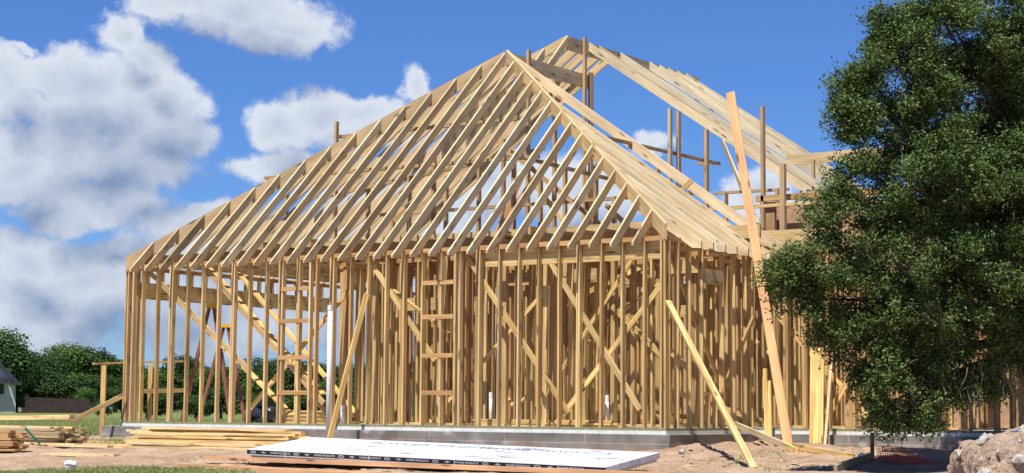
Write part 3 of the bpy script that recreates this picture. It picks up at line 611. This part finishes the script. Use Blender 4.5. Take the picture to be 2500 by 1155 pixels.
# ------------------------------------------------------------------ white panel bundle
fl = at(603, 1097, 26.2); frr = at(1480, 1141, 22.8); u = (frr-fl); Lp = u.length; u.normalize()
bl = at(738, 1067, 27.4); v = bl-fl; v = v-u*v.dot(u); Wp = 1.38; v.normalize()
nrm = u.cross(v).normalized()
th = .08
pb = empty('panel_bundle', fl, 'long low bundle of white wrapped insulation panels with a black printed edge', 'panels')
pof = pb.location.copy()
def pp(mb, name, mat): o = mb.build(name, mat, pb); o.location = -pof; return o
def P3(s, t, h=0): return fl+u*s+v*t+nrm*h
def slab(mb, s0, s1, t0, t1, h0, h1):
    P = [P3(s0, t0, h0), P3(s0, t1, h0), P3(s0, t1, h1), P3(s0, t0, h1), P3(s1, t0, h0), P3(s1, t1, h0), P3(s1, t1, h1), P3(s1, t0, h1)]
    mb.poly8(P, s1-s0, (0, 1, 0), t1-t0, h1-h0)
nseg = 2
for k, (s0, s1) in enumerate(((0, Lp*.685), (Lp*.687, Lp))):
    b = MB(); slab(b, s0, s1-.004, 0, Wp, -th, 0); pp(b, 'panel', FOIL)
b = MB(); slab(b, .03, Lp-.03, .05, Wp-.03, -th-.035, -th-.002); pp(b, 'pallet_sheet', FOAM)
b = MB(); slab(b, .0, Lp, -.003, -.0005, -.062, -.006); pp(b, 'printed_band', BAND)
b = MB()
for s in (Lp*.12, Lp*.37, Lp*.61, Lp*.88):
    b = MB(); slab(b, s, s+.012, -.008, Wp+.003, .001, .004); slab(b, s, s+.012, -.008, -.004, -th-.06, .004); pp(b, 'packing_strap', PRINTW)
for s in (.6, 2.2, 3.9, 5.4, 6.6):
    if s > Lp: break
    b = MB(); slab(b, s, s+.12, .25, Wp-.1, -th-.12, -th-.037); pp(b, 'bearer', WOOD)
def text(body, s, t, size, mat, on_edge, name='lettering', squash=1):
    cu = bpy.data.curves.new(name, 'FONT'); cu.body = body; cu.size = size; cu.extrude = .0004; cu.offset = .0006
    o = bpy.data.objects.new(name, cu); C.objects.link(o)
    if on_edge: X, Y, Z = u, nrm, -v; pos = P3(s, -.0045, t)
    else: X, Y, Z = u, v, nrm; pos = P3(s, t, .0025)
    mm = Matrix((X*squash, Y, Z)).transposed().to_4x4(); mm.translation = pos-pof
    me = bpy.data.meshes.new_from_object(o); bpy.data.objects.remove(o); me.materials.clear(); me.materials.append(mat)
    o = bpy.data.objects.new(name, me); C.objects.link(o); o.parent = pb; o.matrix_local = mm; return o
def ring(s, t, rs, rt, wd, mat, on_edge, name='oval_mark', n=28):
    b = MB()
    for i in range(n):
        a0, a1 = 2*math.pi*i/n, 2*math.pi*(i+1)/n
        def q(a, k): 
            x_, y_ = math.cos(a)*(rs-wd*k), math.sin(a)*(rt-wd*k)
            return P3(s+x_, -.0042, t+y_) if on_edge else P3(s+x_, t+y_, .0022)
        b.poly([q(a0, 0), q(a1, 0), q(a1, 1), q(a0, 1)])
    return pp(b, name, mat)
s = .12; k = 0
while s < Lp-.3:
    ring(s, -.034, .055, .018, .009, PRINTW, True); 
    b = MB(); slab(b, s+.15, s+.25, -.0045, -.0035, -.037, -.031); slab(b, s+.185, s+.215, -.0045, -.0035, -.046, -.022); pp(b, 'arrow_mark', PRINTW)
    text('POWER PRODUCTS', s+.33, -.046, .034, PRINTW, True, squash=1.25); s += .82; k += 1
rr = random.Random(3)
for i in range(22):
    s = rr.uniform(.3, Lp-.4); t = rr.uniform(.12, Wp-.12)
    if i % 2: ring(s, t, .12, .05, .010, RED, False)
    else: b = MB(); [slab(b, s+rr.uniform(0, .05), s+rr.uniform(.2, .4), t+.03*q_, t+.03*q_+.008, .0012, .0022) for q_ in range(3)]; pp(b, 'printed_lines', GREY)
text('POWER PRODUCTS', 1.4, Wp-.34, .2, GREY, False, squash=1.6); text('POWER PRODUCTS', 3.4, Wp-.36, .16, GREY, False, squash=1.5)

# ------------------------------------------------------------------ pipes, ladder, compressor
def cyl(name, p0, p1, r, mat, label, cat, parent=None, n=16):
    p0 = Vector(p0); b = MB().tube([p0, p1], r, n); o = b.build(name, mat, parent, smooth=False, origin=p0); tag(o, label, cat); return o
def pipe(name, p, z1, r, label):
    r0 = empty(name, p, label, 'pipe'); p = Vector(p)
    o = MB().tube([(0, 0, 0), (0, 0, z1-p.z)], r, 18).build('pipe_barrel', WHITE, r0); o.location = (0, 0, 0)
    o.data.polygons.foreach_set('use_smooth', [len(f.vertices) == 4 for f in o.data.polygons])
    c_ = MB().tube([(0, 0, z1-p.z-.09), (0, 0, z1-p.z+.004)], r*1.1, 18).build('pipe_collar', WHITE, r0); c_.location = (0, 0, 0); return r0
a = onp(801, 1062, 'Y', -.24); pipe('drain_pipe', (a.x, a.y, -.5), onp(801, 746, 'Y', -.24).z, .044, 'tall white plastic pipe standing upright in front of the studs')
a = onp(836, 1000, 'Y', .3); pipe('vent_stub', (a.x, a.y, -.046), onp(836, 990, 'Y', .3).z, .034, 'short white pipe stub just right of the leaning board')
a = onp(1198, 1000, 'Y', .8); pipe('vent_stub', (a.x, a.y, -.046), onp(1198, 958, 'Y', .8).z, .03, 'short white pipe stub deep between the studs at mid wall')
a = onp(1482, 1000, 'Y', .8); pipe('vent_stub', (a.x, a.y, -.046), onp(1482, 965, 'Y', .8).z, .03, 'short white pipe stub between the studs near the east corner')
def ladder(px, Y, top_py, label, hgt=2.25, width=.45, capy=True):
    c = onp(px, top_py, 'Y', Y); h_ = c.z; base = Vector((c.x, Y, -.046)); r0 = empty('step_ladder', base, label, 'ladder')
    def lp(mb, nm, mat): o = mb.build(nm, mat, r0); o.location = (0, 0, 0); return o
    ax = Vector((.75, .66, 0)); ay = Vector((-.66, .75, 0)); hh = h_+.046
    for sd in (-1, 1):
        w0, w1 = width/2+.08, width/2-.06
        lp(MB().board(ax*(.45)+ay*(sd*w0), ax*.05+ay*(sd*w1)+Vector((0, 0, hh)), .075, .03, ax, (0, 1, 0)), 'rail', LADM)
        lp(MB().board(ax*(-.55)+ay*(sd*w0), ax*-.05+ay*(sd*w1)+Vector((0, 0, hh)), .05, .03, ax, (0, 1, 0)), 'rail', LADM)
    for i in range(1, 8):
        k = i/8; x_ = .45+(.05-.45)*k; w_ = width/2+.08+(-.14)*k
        lp(MB().board(ax*x_+ay*(-w_)+Vector((0, 0, hh*k)), ax*x_+ay*w_+Vector((0, 0, hh*k)), .07, .02, ax, (0, 1, 0)), 'step', ALU)
        if i % 2: x_ = -.55+.5*k; lp(MB().board(ax*x_+ay*(-w_)+Vector((0, 0, hh*k)), ax*x_+ay*w_+Vector((0, 0, hh*k)), .03, .02, ax, (0, 1, 0)), 'brace', ALU)
    lp(MB().board(ay*(-.22)+Vector((0, 0, hh+.03)), ay*.22+Vector((0, 0, hh+.03)), .2, .07, ax, (0, 1, 0)), 'top_cap', YEL)
ladder(517, 1.6, 752, 'tall brown step ladder with a yellow top inside the front wall')
ladder(552, 3.4, 800, 'second brown step ladder standing behind the yellow-topped one')
# compressor
a = onp(645, 1008, 'Y', 1.2); cz = empty('air_compressor', (a.x, 1.2, -.046), 'dark blue air compressor tank on the slab behind the studs', 'compressor')
def ep(mb, nm, mat, sm=True): o = mb.build(nm, mat, cz, smooth=sm); o.location = (0, 0, 0); return o
ep(MB().tube([(-.30, 0, .2), (-.27, 0, .2), (-.2, 0, .2), (.2, 0, .2), (.27, 0, .2), (.3, 0, .2)], [.05, .12, .16, .16, .12, .05], 18), 'tank', BLACKM)
for sx_ in (-.2, .2): ep(MB().tube([(sx_-.03, -.2, .1), (sx_+.03, -.2, .1)], .1, 16), 'wheel', BLACKM)
ep(MB().box((-.16, -.09, .36), (.14, .09, .5)), 'motor', BLACKM, False); ep(MB().tube([(-.28, 0, .3), (-.42, 0, .55), (-.42, 0, .58)], .015, 8), 'handle', BLACKM)

# lumber stacks inside on the slab
def instack(px, Y, n_l, n_w, ln, lab, grp):
    c = onp(px, 1000, 'Y', Y)
    for ly in range(n_l):
        for j in range(n_w):
            x = c.x+rnd.uniform(-.1, .1)
            A = Vector((x-ln/2, Y+.15*j, -.026+.04*ly)); plank('plank', A, A+Vector((ln, rnd.uniform(-.05, .05), 0)), .036, .14, (0, 0, 1), lab, grp, tn=tone(.15, .95, 0))
instack(745, 3.2, 7, 2, 2.6, 'plank in the stack inside the garage bay, behind the ladders', 'planks stacked in the garage bay')
instack(1330, .55, 4, 2, 2.9, 'plank in the low stack inside behind the middle of the front wall', 'planks stacked behind the front wall')

# ------------------------------------------------------------------ right corner: rubble mound, net, stake
def blob(name, c, r, mat, sub_=2, amp=.25, sq=(1, 1, .7), seed=0, parent=None):
    import bmesh
    bm = bmesh.new(); bmesh.ops.create_icosphere(bm, subdivisions=sub_, radius=1)
    for v_ in bm.verts:
        k = 1+amp*mn.noise(v_.co*1.6+Vector((seed*3.1, seed, 0)))+amp*.5*mn.noise(v_.co*4+Vector((seed, 0, seed)))
        v_.co = Vector((v_.co.x*sq[0], v_.co.y*sq[1], v_.co.z*sq[2]))*k*r
    me = bpy.data.meshes.new(name); bm.to_mesh(me); bm.free(); me.materials.append(mat)
    o = bpy.data.objects.new(name, me); C.objects.link(o); o.location = c; o.rotation_euler = (0, 0, seed*1.7)
    if parent: o.parent = parent
    return o
DIRT = noisy('dry_spoil', (.25, .165, .11), (.60, .45, .32), 17, bump=.07, lo=.3, hi=.7)
mc = at(2575, 1130, 17.2); mc.z = -.97
mo = blob('dirt_mound', mc, 1.42, DIRT, 6, .34, (1.0, 1.0, .76), 4)
for v_ in mo.data.vertices: v_.co *= 1+.035*mn.noise(v_.co*9)+.02*mn.noise(v_.co*24); tag(mo, 'heap of dry dirt and broken concrete at the lower right', 'dirt heap')
mo.rotation_euler = (0, 0, 0)
ev = [(Vector(mo.matrix_basis @ v_.co)) for v_ in mo.data.vertices] if False else [v_.co+mc for v_ in mo.data.vertices]
tops = [p for p in ev if p.z > mc.z+.3 and (p-CAM).dot(FW) < 17.3]
rr = random.Random(5)
for i in range(220):
    p = rr.choice(tops); sz = rr.choice([.010, .012, .018, .022, .03, .04, .06, .08])
    pp_ = p+Vector((rr.uniform(-.04, .04), rr.uniform(-.04, .04), sz*.2))
    o = blob('concrete_chunk', pp_, sz, CLOD, 1, .6, (1, .8, .75), i); tag(o, 'pale broken concrete chunk on the dirt heap at lower right', 'rubble', 'concrete chunks on the dirt heap')
o = blob('plastic_sheet', at(2478, 1062, 16.9), .06, TARP, 3, .8, (1.3, .7, .6), 3); tag(o, 'crumpled dark blue plastic on top of the dirt heap', 'plastic sheet')
o = blob('plastic_wrapper', groundpt(2105, 1118)+Vector((0, 0, .03)), .07, TARP, 2, .8, (1.5, .8, .5), 5); tag(o, 'small bluish wrapper on the ground beside the net post', 'wrapper')
o = blob('paper_cup', groundpt(172, 1143)+Vector((0, 0, .05)), .075, BAGM, 3, .25, (1.2, .7, .8), 6); tag(o, 'crumpled white paper cup lying in the grass at lower left', 'litter')
nf = empty('safety_net_fence', at(2128, 1155, 21), 'red plastic safety net on a rusty stake under the oak', 'fence'); no = nf.location.copy()
a = at(2129, 1056, 24.5); b = MB().tube([(a.x, a.y, -.85), a], .03, 8); o = b.build('stake', STAKE, nf); o.location = -no
b = MB(); A = at(2135, 1080, 24.5); B = at(2420, 1105, 23.6); hN = .5
def NP(s, t): 
    p = A.lerp(B, s); z = p.z-.06-hN*t+.05*math.sin(s*7)-.18*s*(1-t); q = p+Vector((.05*math.sin(s*11+t*3), .05*math.cos(s*9), 0)); q.z = z; return q
for i in range(55):
    b.tube([NP(i/54, t/6) for t in range(7)], .0042, 4, cap=False)
for j in range(22):
    b.tube([NP(i/24, j/21) for i in range(25)], .0042, 4, cap=False)
o = b.build('net', NETM, nf); o.location = -no
# offcuts and splinters dropped on the dirt
rr = random.Random(77)
for i in range(34):
    px, py = rr.uniform(420, 2090), rr.uniform(1096, 1150)
    if 560 < px < 1660: py = rr.uniform(1146, 1154) if i % 3 else rr.uniform(1076, 1090)
    p = groundpt(px, py); an = rr.uniform(-.6, 1.2); ln = rr.uniform(.06, .3)
    o = plank('wood_scrap', p+Vector((0, 0, .01)), p+Vector((math.cos(an)*ln, math.sin(an)*ln, .012)), .012, rr.uniform(.02, .06), (0, 0, 1), 'small wood scrap lying on the bare dirt in front of the house', 'wood scraps on the dirt', 'scrap', YP())
# clods by the footing
rr = random.Random(9); 
for i in range(60):
    px, py = rr.uniform(1640, 2120), rr.uniform(1095, 1150); p = groundpt(px, py); sz = rr.choice([.012, .018, .025, .035])
    o = blob('dirt_clod', p+Vector((0, 0, sz*.3)), sz, DIRT, 1, .6, (1, 1, .7), i+50); tag(o, 'small dirt clod on the churned ground east of the corner', 'clod', 'dirt clods on the churned ground')
o = blob('black_membrane', Vector((.22, .3, -.40)), .5, BLACKM, 4, .35, (.25, 1.0, .14), 8); tag(o, 'black plastic membrane crumpled along the foot of the east footing', 'membrane'); o.rotation_euler = (0, 0, 0)
for px, py in ((1378, 1083), (1663, 1108)):
    o = blob('rubble_piece', groundpt(px, py)+Vector((0, 0, .03)), .05, CLOD, 2, .5, (1.3, .8, .8), px); tag(o, 'pale stone at the foot of the front footing' if px < 1500 else 'pale stone beside the right end of the white panels', 'stone')

# ------------------------------------------------------------------ foliage
def leaf_mesh(name, P, Nn, sizes, tones, mat, aspect=.42, parent=None, fold=True):
    # P centres, Nn unit normals-ish, one small diamond of four points per leaf
    n = len(P); rg = np.random.default_rng(len(P))
    a = rg.normal(size=(n, 3)); Nn = Nn/np.linalg.norm(Nn, axis=1, keepdims=True)
    a -= Nn*(a*Nn).sum(1, keepdims=True); a /= np.linalg.norm(a, axis=1, keepdims=True); b = np.cross(Nn, a)
    s = sizes[:, None]
    V = np.stack([P-a*s*.5, P+b*s*.5*aspect+a*s*.05, P+a*s*.5, P-b*s*.5*aspect+a*s*.05], 1).reshape(-1, 3)
    me = bpy.data.meshes.new(name); me.vertices.add(4*n); me.vertices.foreach_set('co', V.ravel().astype(np.float32))
    me.loops.add(4*n); me.loops.foreach_set('vertex_index', np.arange(4*n, dtype=np.int32)); me.polygons.add(n)
    me.polygons.foreach_set('loop_start', np.arange(0, 4*n, 4, dtype=np.int32)); me.polygons.foreach_set('loop_total', np.full(n, 4, dtype=np.int32))
    at_ = me.attributes.new('tone', 'FLOAT_COLOR', 'FACE'); col = np.ones((n, 4), np.float32); col[:, 0] = tones; at_.data.foreach_set('color', col.ravel())
    me.materials.append(mat); me.update(calc_edges=True)
    if parent is False: return me
    o = bpy.data.objects.new(name, me); C.objects.link(o)
    if parent is not None: o.parent = parent
    return o
rng = np.random.default_rng(11)
OD = 20.5
LB = [(2330,70,220,120,21),(2210,190,120,130,20.6),(2110,240,72,60,20.4),(2180,110,60,60,20.6),(2090,300,55,45,20.3),(2062,275,40,32,20.3),(2105,185,35,28,20.4),(2155,75,30,45,20.6),(2400,250,230,210,21),(2270,390,190,140,20.4),(2140,450,120,80,20.2),(2060,540,95,80,20.2),
      (2420,510,230,190,20.6),(2210,620,190,130,20.2),(1985,665,100,55,19.9),(1920,655,50,30,19.8),(1960,735,60,45,19.9),(2150,770,150,95,20),(2060,820,80,60,20),(2370,720,230,130,20.4),(2200,905,110,90,20),(2230,1005,80,55,20),
      (2130,900,50,45,20),(2300,880,95,55,20.2),(2450,810,130,60,20.4),(2450,60,200,150,21.4),(2600,300,260,300,21.5),(2640,560,240,220,21),(2140,1000,30,40,20),(2290,20,90,60,20.8),(2420,930,50,40,20.3),(2270,960,40,40,20.2)]
oak = empty('oak_tree', at(2760, 1130, 25.5), 'large dark green live oak filling the right side with drooping branches', 'oak tree'); oo = np.array(oak.location)
P = []; Nn = []; Sz = []; Tn = []; twigs = []
LB += [(2350,300,200,170,23.6),(2300,600,200,150,23.2),(2460,480,200,200,24.2),(2600,250,250,250,24.5),(2240,800,120,90,22.6),(2420,620,150,130,21.6),(2530,790,120,90,21.5),(2340,945,60,36,20.4),(2500,880,60,35,20.8)]
LB = [(a_, b_, c_, d_, e_+3.0) for a_, b_, c_, d_, e_ in LB]
for (px, py, rx, ry, d) in LB:
    c = np.array(at(px, py, d)); RXm = rx/FPX*d; RYm = ry/FPX*d; RD = (RXm+RYm)/2*.9
    vol = RXm*RYm*RD
    area = (RXm*RYm+RXm*RD+RYm*RD)
    nsub = int(18*area)+5
    for _ in range(nsub):
        q = rng.normal(size=3); q /= np.linalg.norm(q); rs = rng.uniform(.13, .31)
        q2 = np.array(R0)*q[0]*RXm+np.array((0, 0, 1))*q[1]*RYm+np.array((-sy_, cy_, 0))*q[2]*RD
        cs_ = c+q2*rng.uniform(.55, 1.02); tb_ = rng.uniform(0, .55)
        if cs_[2] < ground_z(cs_[0], cs_[1])+.15: continue
        for _k in range(int(rs*150)):
            o_ = rng.normal(size=3); o_ /= np.linalg.norm(o_)
            pc = cs_+o_*rs*rng.uniform(.3, 1.1)*np.array((1, 1, .75)); out = pc-c; out /= np.linalg.norm(out)+1e-6
            tw = out*.7+rng.normal(size=3)*.55+np.array((0, 0, -.1)); tw /= np.linalg.norm(tw)
            nl = 13; ln = rng.uniform(.10, .26)
            tt = rng.uniform(-.5, .5, nl)[:, None]*ln
            P.append(pc+tw*tt+rng.normal(size=(nl, 3))*.033); Nn.append(rng.normal(size=(nl, 3))*.7+np.array((0, -.2, .85))); Sz.append(rng.uniform(.034, .066, nl)); Tn.append(np.clip(tb_+rng.normal(size=nl)*.22, 0, 1))
            if rng.random() < .10: twigs.append((pc-tw*ln*1.2, pc+tw*ln*.5))
P = np.concatenate(P)-oo; o = leaf_mesh('crown', P, np.concatenate(Nn), np.concatenate(Sz), np.concatenate(Tn), OAKLEAF, .45, oak)
print('oak leaves', len(P))
b = MB(); ooV = oak.location.copy(); tb = ooV+Vector((0, 0, -.3)); fork = ooV+Vector((-.1, 0, 1.9))
b.tube([tb, tb+Vector((.02, 0, .5)), tb+Vector((-.05, .02, 1.3)), fork], [.36, .29, .26, .25], 14)
rr = random.Random(21)
for (px, py, rx, ry, d) in LB:
    c = at(px, py, d+.1); mid = fork.lerp(c, .5)+Vector((rr.uniform(-.2, .2), rr.uniform(-.2, .2), rr.uniform(.1, .45)))
    pts = []
    for i in range(9):
        t = i/8; q = fork*(1-t)**2+mid*2*t*(1-t)+c*t*t+Vector((rr.uniform(-1, 1), rr.uniform(-1, 1), rr.uniform(-1, 1)))*.035*(i > 0); pts.append(q)
    b.tube(pts, [.07*(1-i/8)+.010 for i in range(9)], 7)
    for _ in range(7):
        p0 = pts[rr.randint(4, 8)]; dirv = Vector((rr.uniform(-1, 1), rr.uniform(-1, 1), rr.uniform(-.8, .7))); e_ = p0+dirv.normalized()*rr.uniform(.4, 1.0)*max(rx, ry)/FPX*d
        md = p0.lerp(e_, .5)+Vector((rr.uniform(-.08, .08), rr.uniform(-.08, .08), .06)); b.tube([p0, md, e_], [.014, .009, .004], 5)
for a_, c_ in twigs: b.tube([Vector(a_), Vector(c_)], [.005, .0025], 4, cap=False)
# bare twigs hanging below the crown
for _ in range(46):
    px = rr.uniform(2200, 2480); p0 = at(px, rr.uniform(880, 960)-.25*(px-2300)*.2, 23.2+rr.uniform(-.4, .4)); pts = [p0]
    for i in range(5): pts.append(pts[-1]+Vector((rr.uniform(-.07, .07), rr.uniform(-.07, .07), -rr.uniform(.05, .13))))
    b.tube(pts, [.008, .007, .006, .005, .004, .0025], 5)
o = b.build('trunk', BARK, oak); o.location = -ooV

# far tree line
def far_tree_mesh(seed, shape):
    rg = np.random.default_rng(seed); P = []; Nn = []; Tn = []
    nl = 11
    cs = [(rg.uniform(-.28, .28), rg.uniform(-.28, .28), rg.uniform(.28, .82), rg.uniform(.16, .27)) for _ in range(nl)]
    for (x, y, z, r) in cs:
        k = 1-.55*abs(z-.55); x *= k; y *= k
        n = int(5200*r); q = rg.normal(size=(n, 3)); q /= np.linalg.norm(q, axis=1, keepdims=True)
        rad = rg.uniform(.5, 1.12, n)**.6; lump = np.array([1+.3*mn.noise(Vector(v_)*3+Vector((seed, x*9, z*9))) for v_ in q])
        p = np.array([x, y, z])+q*(rad*lump)[:, None]*r*np.array([1, 1, .85*shape]); P.append(p); Nn.append(q+rg.normal(size=(n, 3))*.6+np.array([0, 0, .5])); Tn.append(np.clip(rg.uniform(0, .6)+rg.normal(size=n)*.2, 0, 1))
    P = np.concatenate(P); P[:, 2] = np.abs(P[:, 2])
    cm = leaf_mesh('crown', P, np.concatenate(Nn), rg.uniform(.018, .042, len(P)), np.concatenate(Tn), FARLEAF, .75, False)
    b = MB(); b.tube([(0, 0, -.03), (.01, 0, .15), (0, .01, .45)], [.028, .022, .012], 8)
    for i in range(6):
        x, y, z, r = cs[i]; b.tube([(0, 0, .2+.03*i), (x*.5, y*.5, z*.6+.05), (x, y, z)], [.012, .008, .003], 5)
    to = b.build('trunk', BARK); tm = to.data; bpy.data.objects.remove(to)
    return cm, tm
FT = [far_tree_mesh(s_, sh) for s_, sh in ((1, 1), (2, 1.1), (3, .9), (4, 1.15))]
def far_tree(px, top_py, d, kind, label, group=None, wide=1.15, base=-.5, mat=None, name='tree'):
    t = at(px, top_py, d); h = t.z-base
    r = empty(name, (t.x, t.y, base), label, 'tree', group); cm, tm = FT[kind]
    if mat: cm = cm.copy(); cm.materials[0] = mat
    for nm, me in (('crown', cm), ('trunk', tm)):
        o = bpy.data.objects.new(nm, me); C.objects.link(o); o.parent = r
    r.scale = (h*wide, h*wide, h*1.02); r.rotation_euler = (0, 0, rnd.uniform(0, 6.28))
GT = 'dark trees of the far tree line'
spec = [(-10, 800, 200, 1, 'tall tree at the far left, rising behind the white-walled house'), (45, 840, 215, 0, None), (95, 850, 230, 2, None), (140, 845, 235, 3, None), (185, 838, 240, 1, None), (235, 842, 240, 0, None), (285, 858, 240, 2, None)]
for n_, (px, py, d, k, lb) in enumerate(spec):
    far_tree(px, py, d, k, lb or '%s dark broad-crowned tree from the left in the tree line behind the wooden fence' % NTH[n_-1], None if lb else GT, wide=1.3, mat=BRIGHTLEAF if n_ in (3, 6) else None)
for n_, (px, py) in enumerate(((20, 880), (70, 890), (120, 905), (160, 900), (210, 912), (265, 905))): far_tree(px, py, 210, (px//10) % 4, '%s lower bushy tree from the left, right behind the wooden fence' % NTH[n_], 'bushy trees right behind the fence', 1.6)
far_tree(212, 945, 195, 1, 'light green young tree at the right end of the wooden fence', None, 1.1, mat=BRIGHTLEAF)
for i, px in enumerate(range(330, 1650, 44)):
    far_tree(px+rnd.uniform(-12, 12), 885+rnd.uniform(-18, 16), 245, i % 4, 'dark tree of the far tree line seen between the wall studs', 'far trees seen between the studs', 1.4)
for i, px in enumerate(range(300, 1000, 60)):
    far_tree(px, 945+rnd.uniform(-15, 10), 105, (i+1) % 4, 'low bushy tree before the far tree line, seen between the studs', 'low far trees seen between the studs', 1.9)
# shrub by the house
far_tree(40, 962, 184, 2, 'dark shrub between the white-walled house and the fence', None, 1.1, name='shrub')

# fence
a = at(52, 1010, 190); b_ = at(222, 1010, 188); zt = at(52, 969, 190).z
fe = empty('wooden_fence', (a.x, a.y, -.5), 'dark brown wooden board fence below the distant trees', 'fence'); fo = fe.location.copy()
u2 = (b_-a); u2.z = 0; Lf = u2.length; u2.normalize(); q = MB(); n_ = int(Lf/.15)
for i in range(n_):
    p = a+u2*(i*.15+.07); z1 = zt-.004*i+rnd.uniform(-.02, .02)
    q.board((p.x, p.y, -.48), (p.x, p.y, z1), .14, .02, u2, (0, 1, 0))
o = q.build('fence_boards', FENCEM, fe); o.location = -fo
for z in (-.2, .7): 
    q = MB().board((a.x, a.y+.05, z), (b_.x, b_.y+.05, z), .09, .04, (0, 0, 1), (0, 1, 0)); o = q.build('fence_rail', FENCEM, fe); o.location = -fo

# neighbour's house, left edge
d = 180; k = d/FPX; hb = empty('white_house', at(0, 1010, d), 'white brick house with a dark shingle roof at the far left edge', 'house'); ho = hb.location.copy(); Fh = ray(-90, 1000); Fh.z = 0; Fh.normalize()
def hp(px, py, dd=0): return at(px, py, d)+Fh*dd
def hpart(mb, nm, mat, par=hb): o = mb.build(nm, mat, par); o.location = -ho if par is hb else (0, 0, 0); return o
def prism(pts, dep, mb=None):
    mb = mb or MB(); n = len(pts); A = [Vector(p) for p in pts]; B = [p+Fh*dep for p in A]
    mb.poly(A); mb.poly(B[::-1])
    for i in range(n): mb.poly([A[i], B[i], B[(i+1) % n], A[(i+1) % n]])
    return mb
hpart(prism([hp(-160, 1016), hp(38, 1016), hp(38, 938), hp(20, 915), hp(-2, 893), hp(-160, 893)], 8), 'wall', BRICKW)
hpart(prism([hp(52, 938, -.5), hp(-5, 878, -.5), hp(-170, 878, -.5), hp(-170, 890, -.5), hp(-3, 893, -.5), hp(44, 943, -.5)], 9), 'roof', ROOFM)
hpart(prism([hp(24, 934, -.7), hp(53, 934, -.7), hp(53, 940, -.7), hp(24, 940, -.7)], 1), 'eave', ROOFM)
hpart(prism([hp(-40, 925, -1), hp(14, 925, -1), hp(18, 936, -1), hp(-40, 936, -1)], 1.5), 'porch_roof', ROOFM)
w_ = hpart(prism([hp(-10, 938, -.08), hp(9, 938, -.08), hp(9, 962, -.08), hp(-10, 962, -.08)], .1), 'window', DARKW)

# grass
def grass(name, pts, h0, h1, label, parent=None):
    n = len(pts); rg = np.random.default_rng(n); P = np.array(pts)
    ang = rg.uniform(0, 6.28, n); w = rg.uniform(.003, .007, n); h = rg.uniform(h0, h1, n); d = np.stack([np.cos(ang), np.sin(ang), np.zeros(n)], 1)
    ln = rg.normal(size=(n, 3))*.35*h[:, None]; ln[:, 2] = h
    V = np.stack([P-d*w[:, None], P+d*w[:, None], P+ln*.6+d*w[:, None]*.6, P+ln*.6-d*w[:, None]*.6+0, P+ln*1.0+ln*np.array([.8, .8, -.08])], 1).reshape(-1, 3)
    me = bpy.data.meshes.new(name); F = []
    base = np.arange(n)*5; me.vertices.add(5*n); me.vertices.foreach_set('co', V.ravel().astype(np.float32))
    li = np.stack([base, base+1, base+2, base+3, base+3, base+2, base+4], 1).ravel(); me.loops.add(7*n); me.loops.foreach_set('vertex_index', li.astype(np.int32))
    me.polygons.add(2*n); stt = np.stack([np.arange(n)*7, np.arange(n)*7+4], 1).ravel(); tot = np.tile([4, 3], n); me.polygons.foreach_set('loop_start', stt.astype(np.int32)); me.polygons.foreach_set('loop_total', tot.astype(np.int32))
    at_ = me.attributes.new('tone', 'FLOAT_COLOR', 'FACE'); col = np.ones((2*n, 4), np.float32); col[:, 0] = np.repeat(np.clip(rg.uniform(0, 1, n), 0, 1), 2); at_.data.foreach_set('color', col.ravel())
    me.materials.append(GRASSM); me.update(calc_edges=True); o = bpy.data.objects.new(name, me); C.objects.link(o); return tag(o, label, 'grass', kind='stuff')
rr = random.Random(31); pts = []
for _ in range(150000):
    d_ = rr.uniform(20.5, 27.5); px = rr.uniform(-60, 900); p = CAM+Vector((-sy_, cy_, 0))*d_+R0*((px-1250)/FPX*d_)
    if rr.random() < turf(p.x, p.y)*1.3-.22: pts.append((p.x, p.y, ground_z(p.x, p.y)-.004))
grass('grass', pts, .015, .055, 'short green grass in the lower left foreground')
pts = []
for _ in range(26):
    px, py = rr.uniform(380, 2000), rr.uniform(1098, 1152); p = groundpt(px, py)
    for _k in range(rr.randint(10, 60)):
        x, y = p.x+rr.gauss(0, .09), p.y+rr.gauss(0, .09); pts.append((x, y, ground_z(x, y)-.004))
grass('weeds', pts, .02, .08, 'sparse dry weeds scattered over the bare dirt')
pts = []
for _ in range(2600):
    x = rr.gauss(-10.4, .8); y = rr.gauss(-1.5, .2); pts.append((x, y, ground_z(x, y)-.004))
grass('grass_tuft', pts, .04, .12, 'weedy tuft of grass before the west end of the footing')
pts = []
for _ in range(60000):
    d_ = rr.uniform(41, 75); px = rr.uniform(-60, 1000); p = CAM+Vector((-sy_, cy_, 0))*d_+R0*((px-1250)/FPX*d_); pts.append((p.x, p.y, -.40))
grass('grass', pts, .12, .34, 'taller green grass beyond the lumber heap')
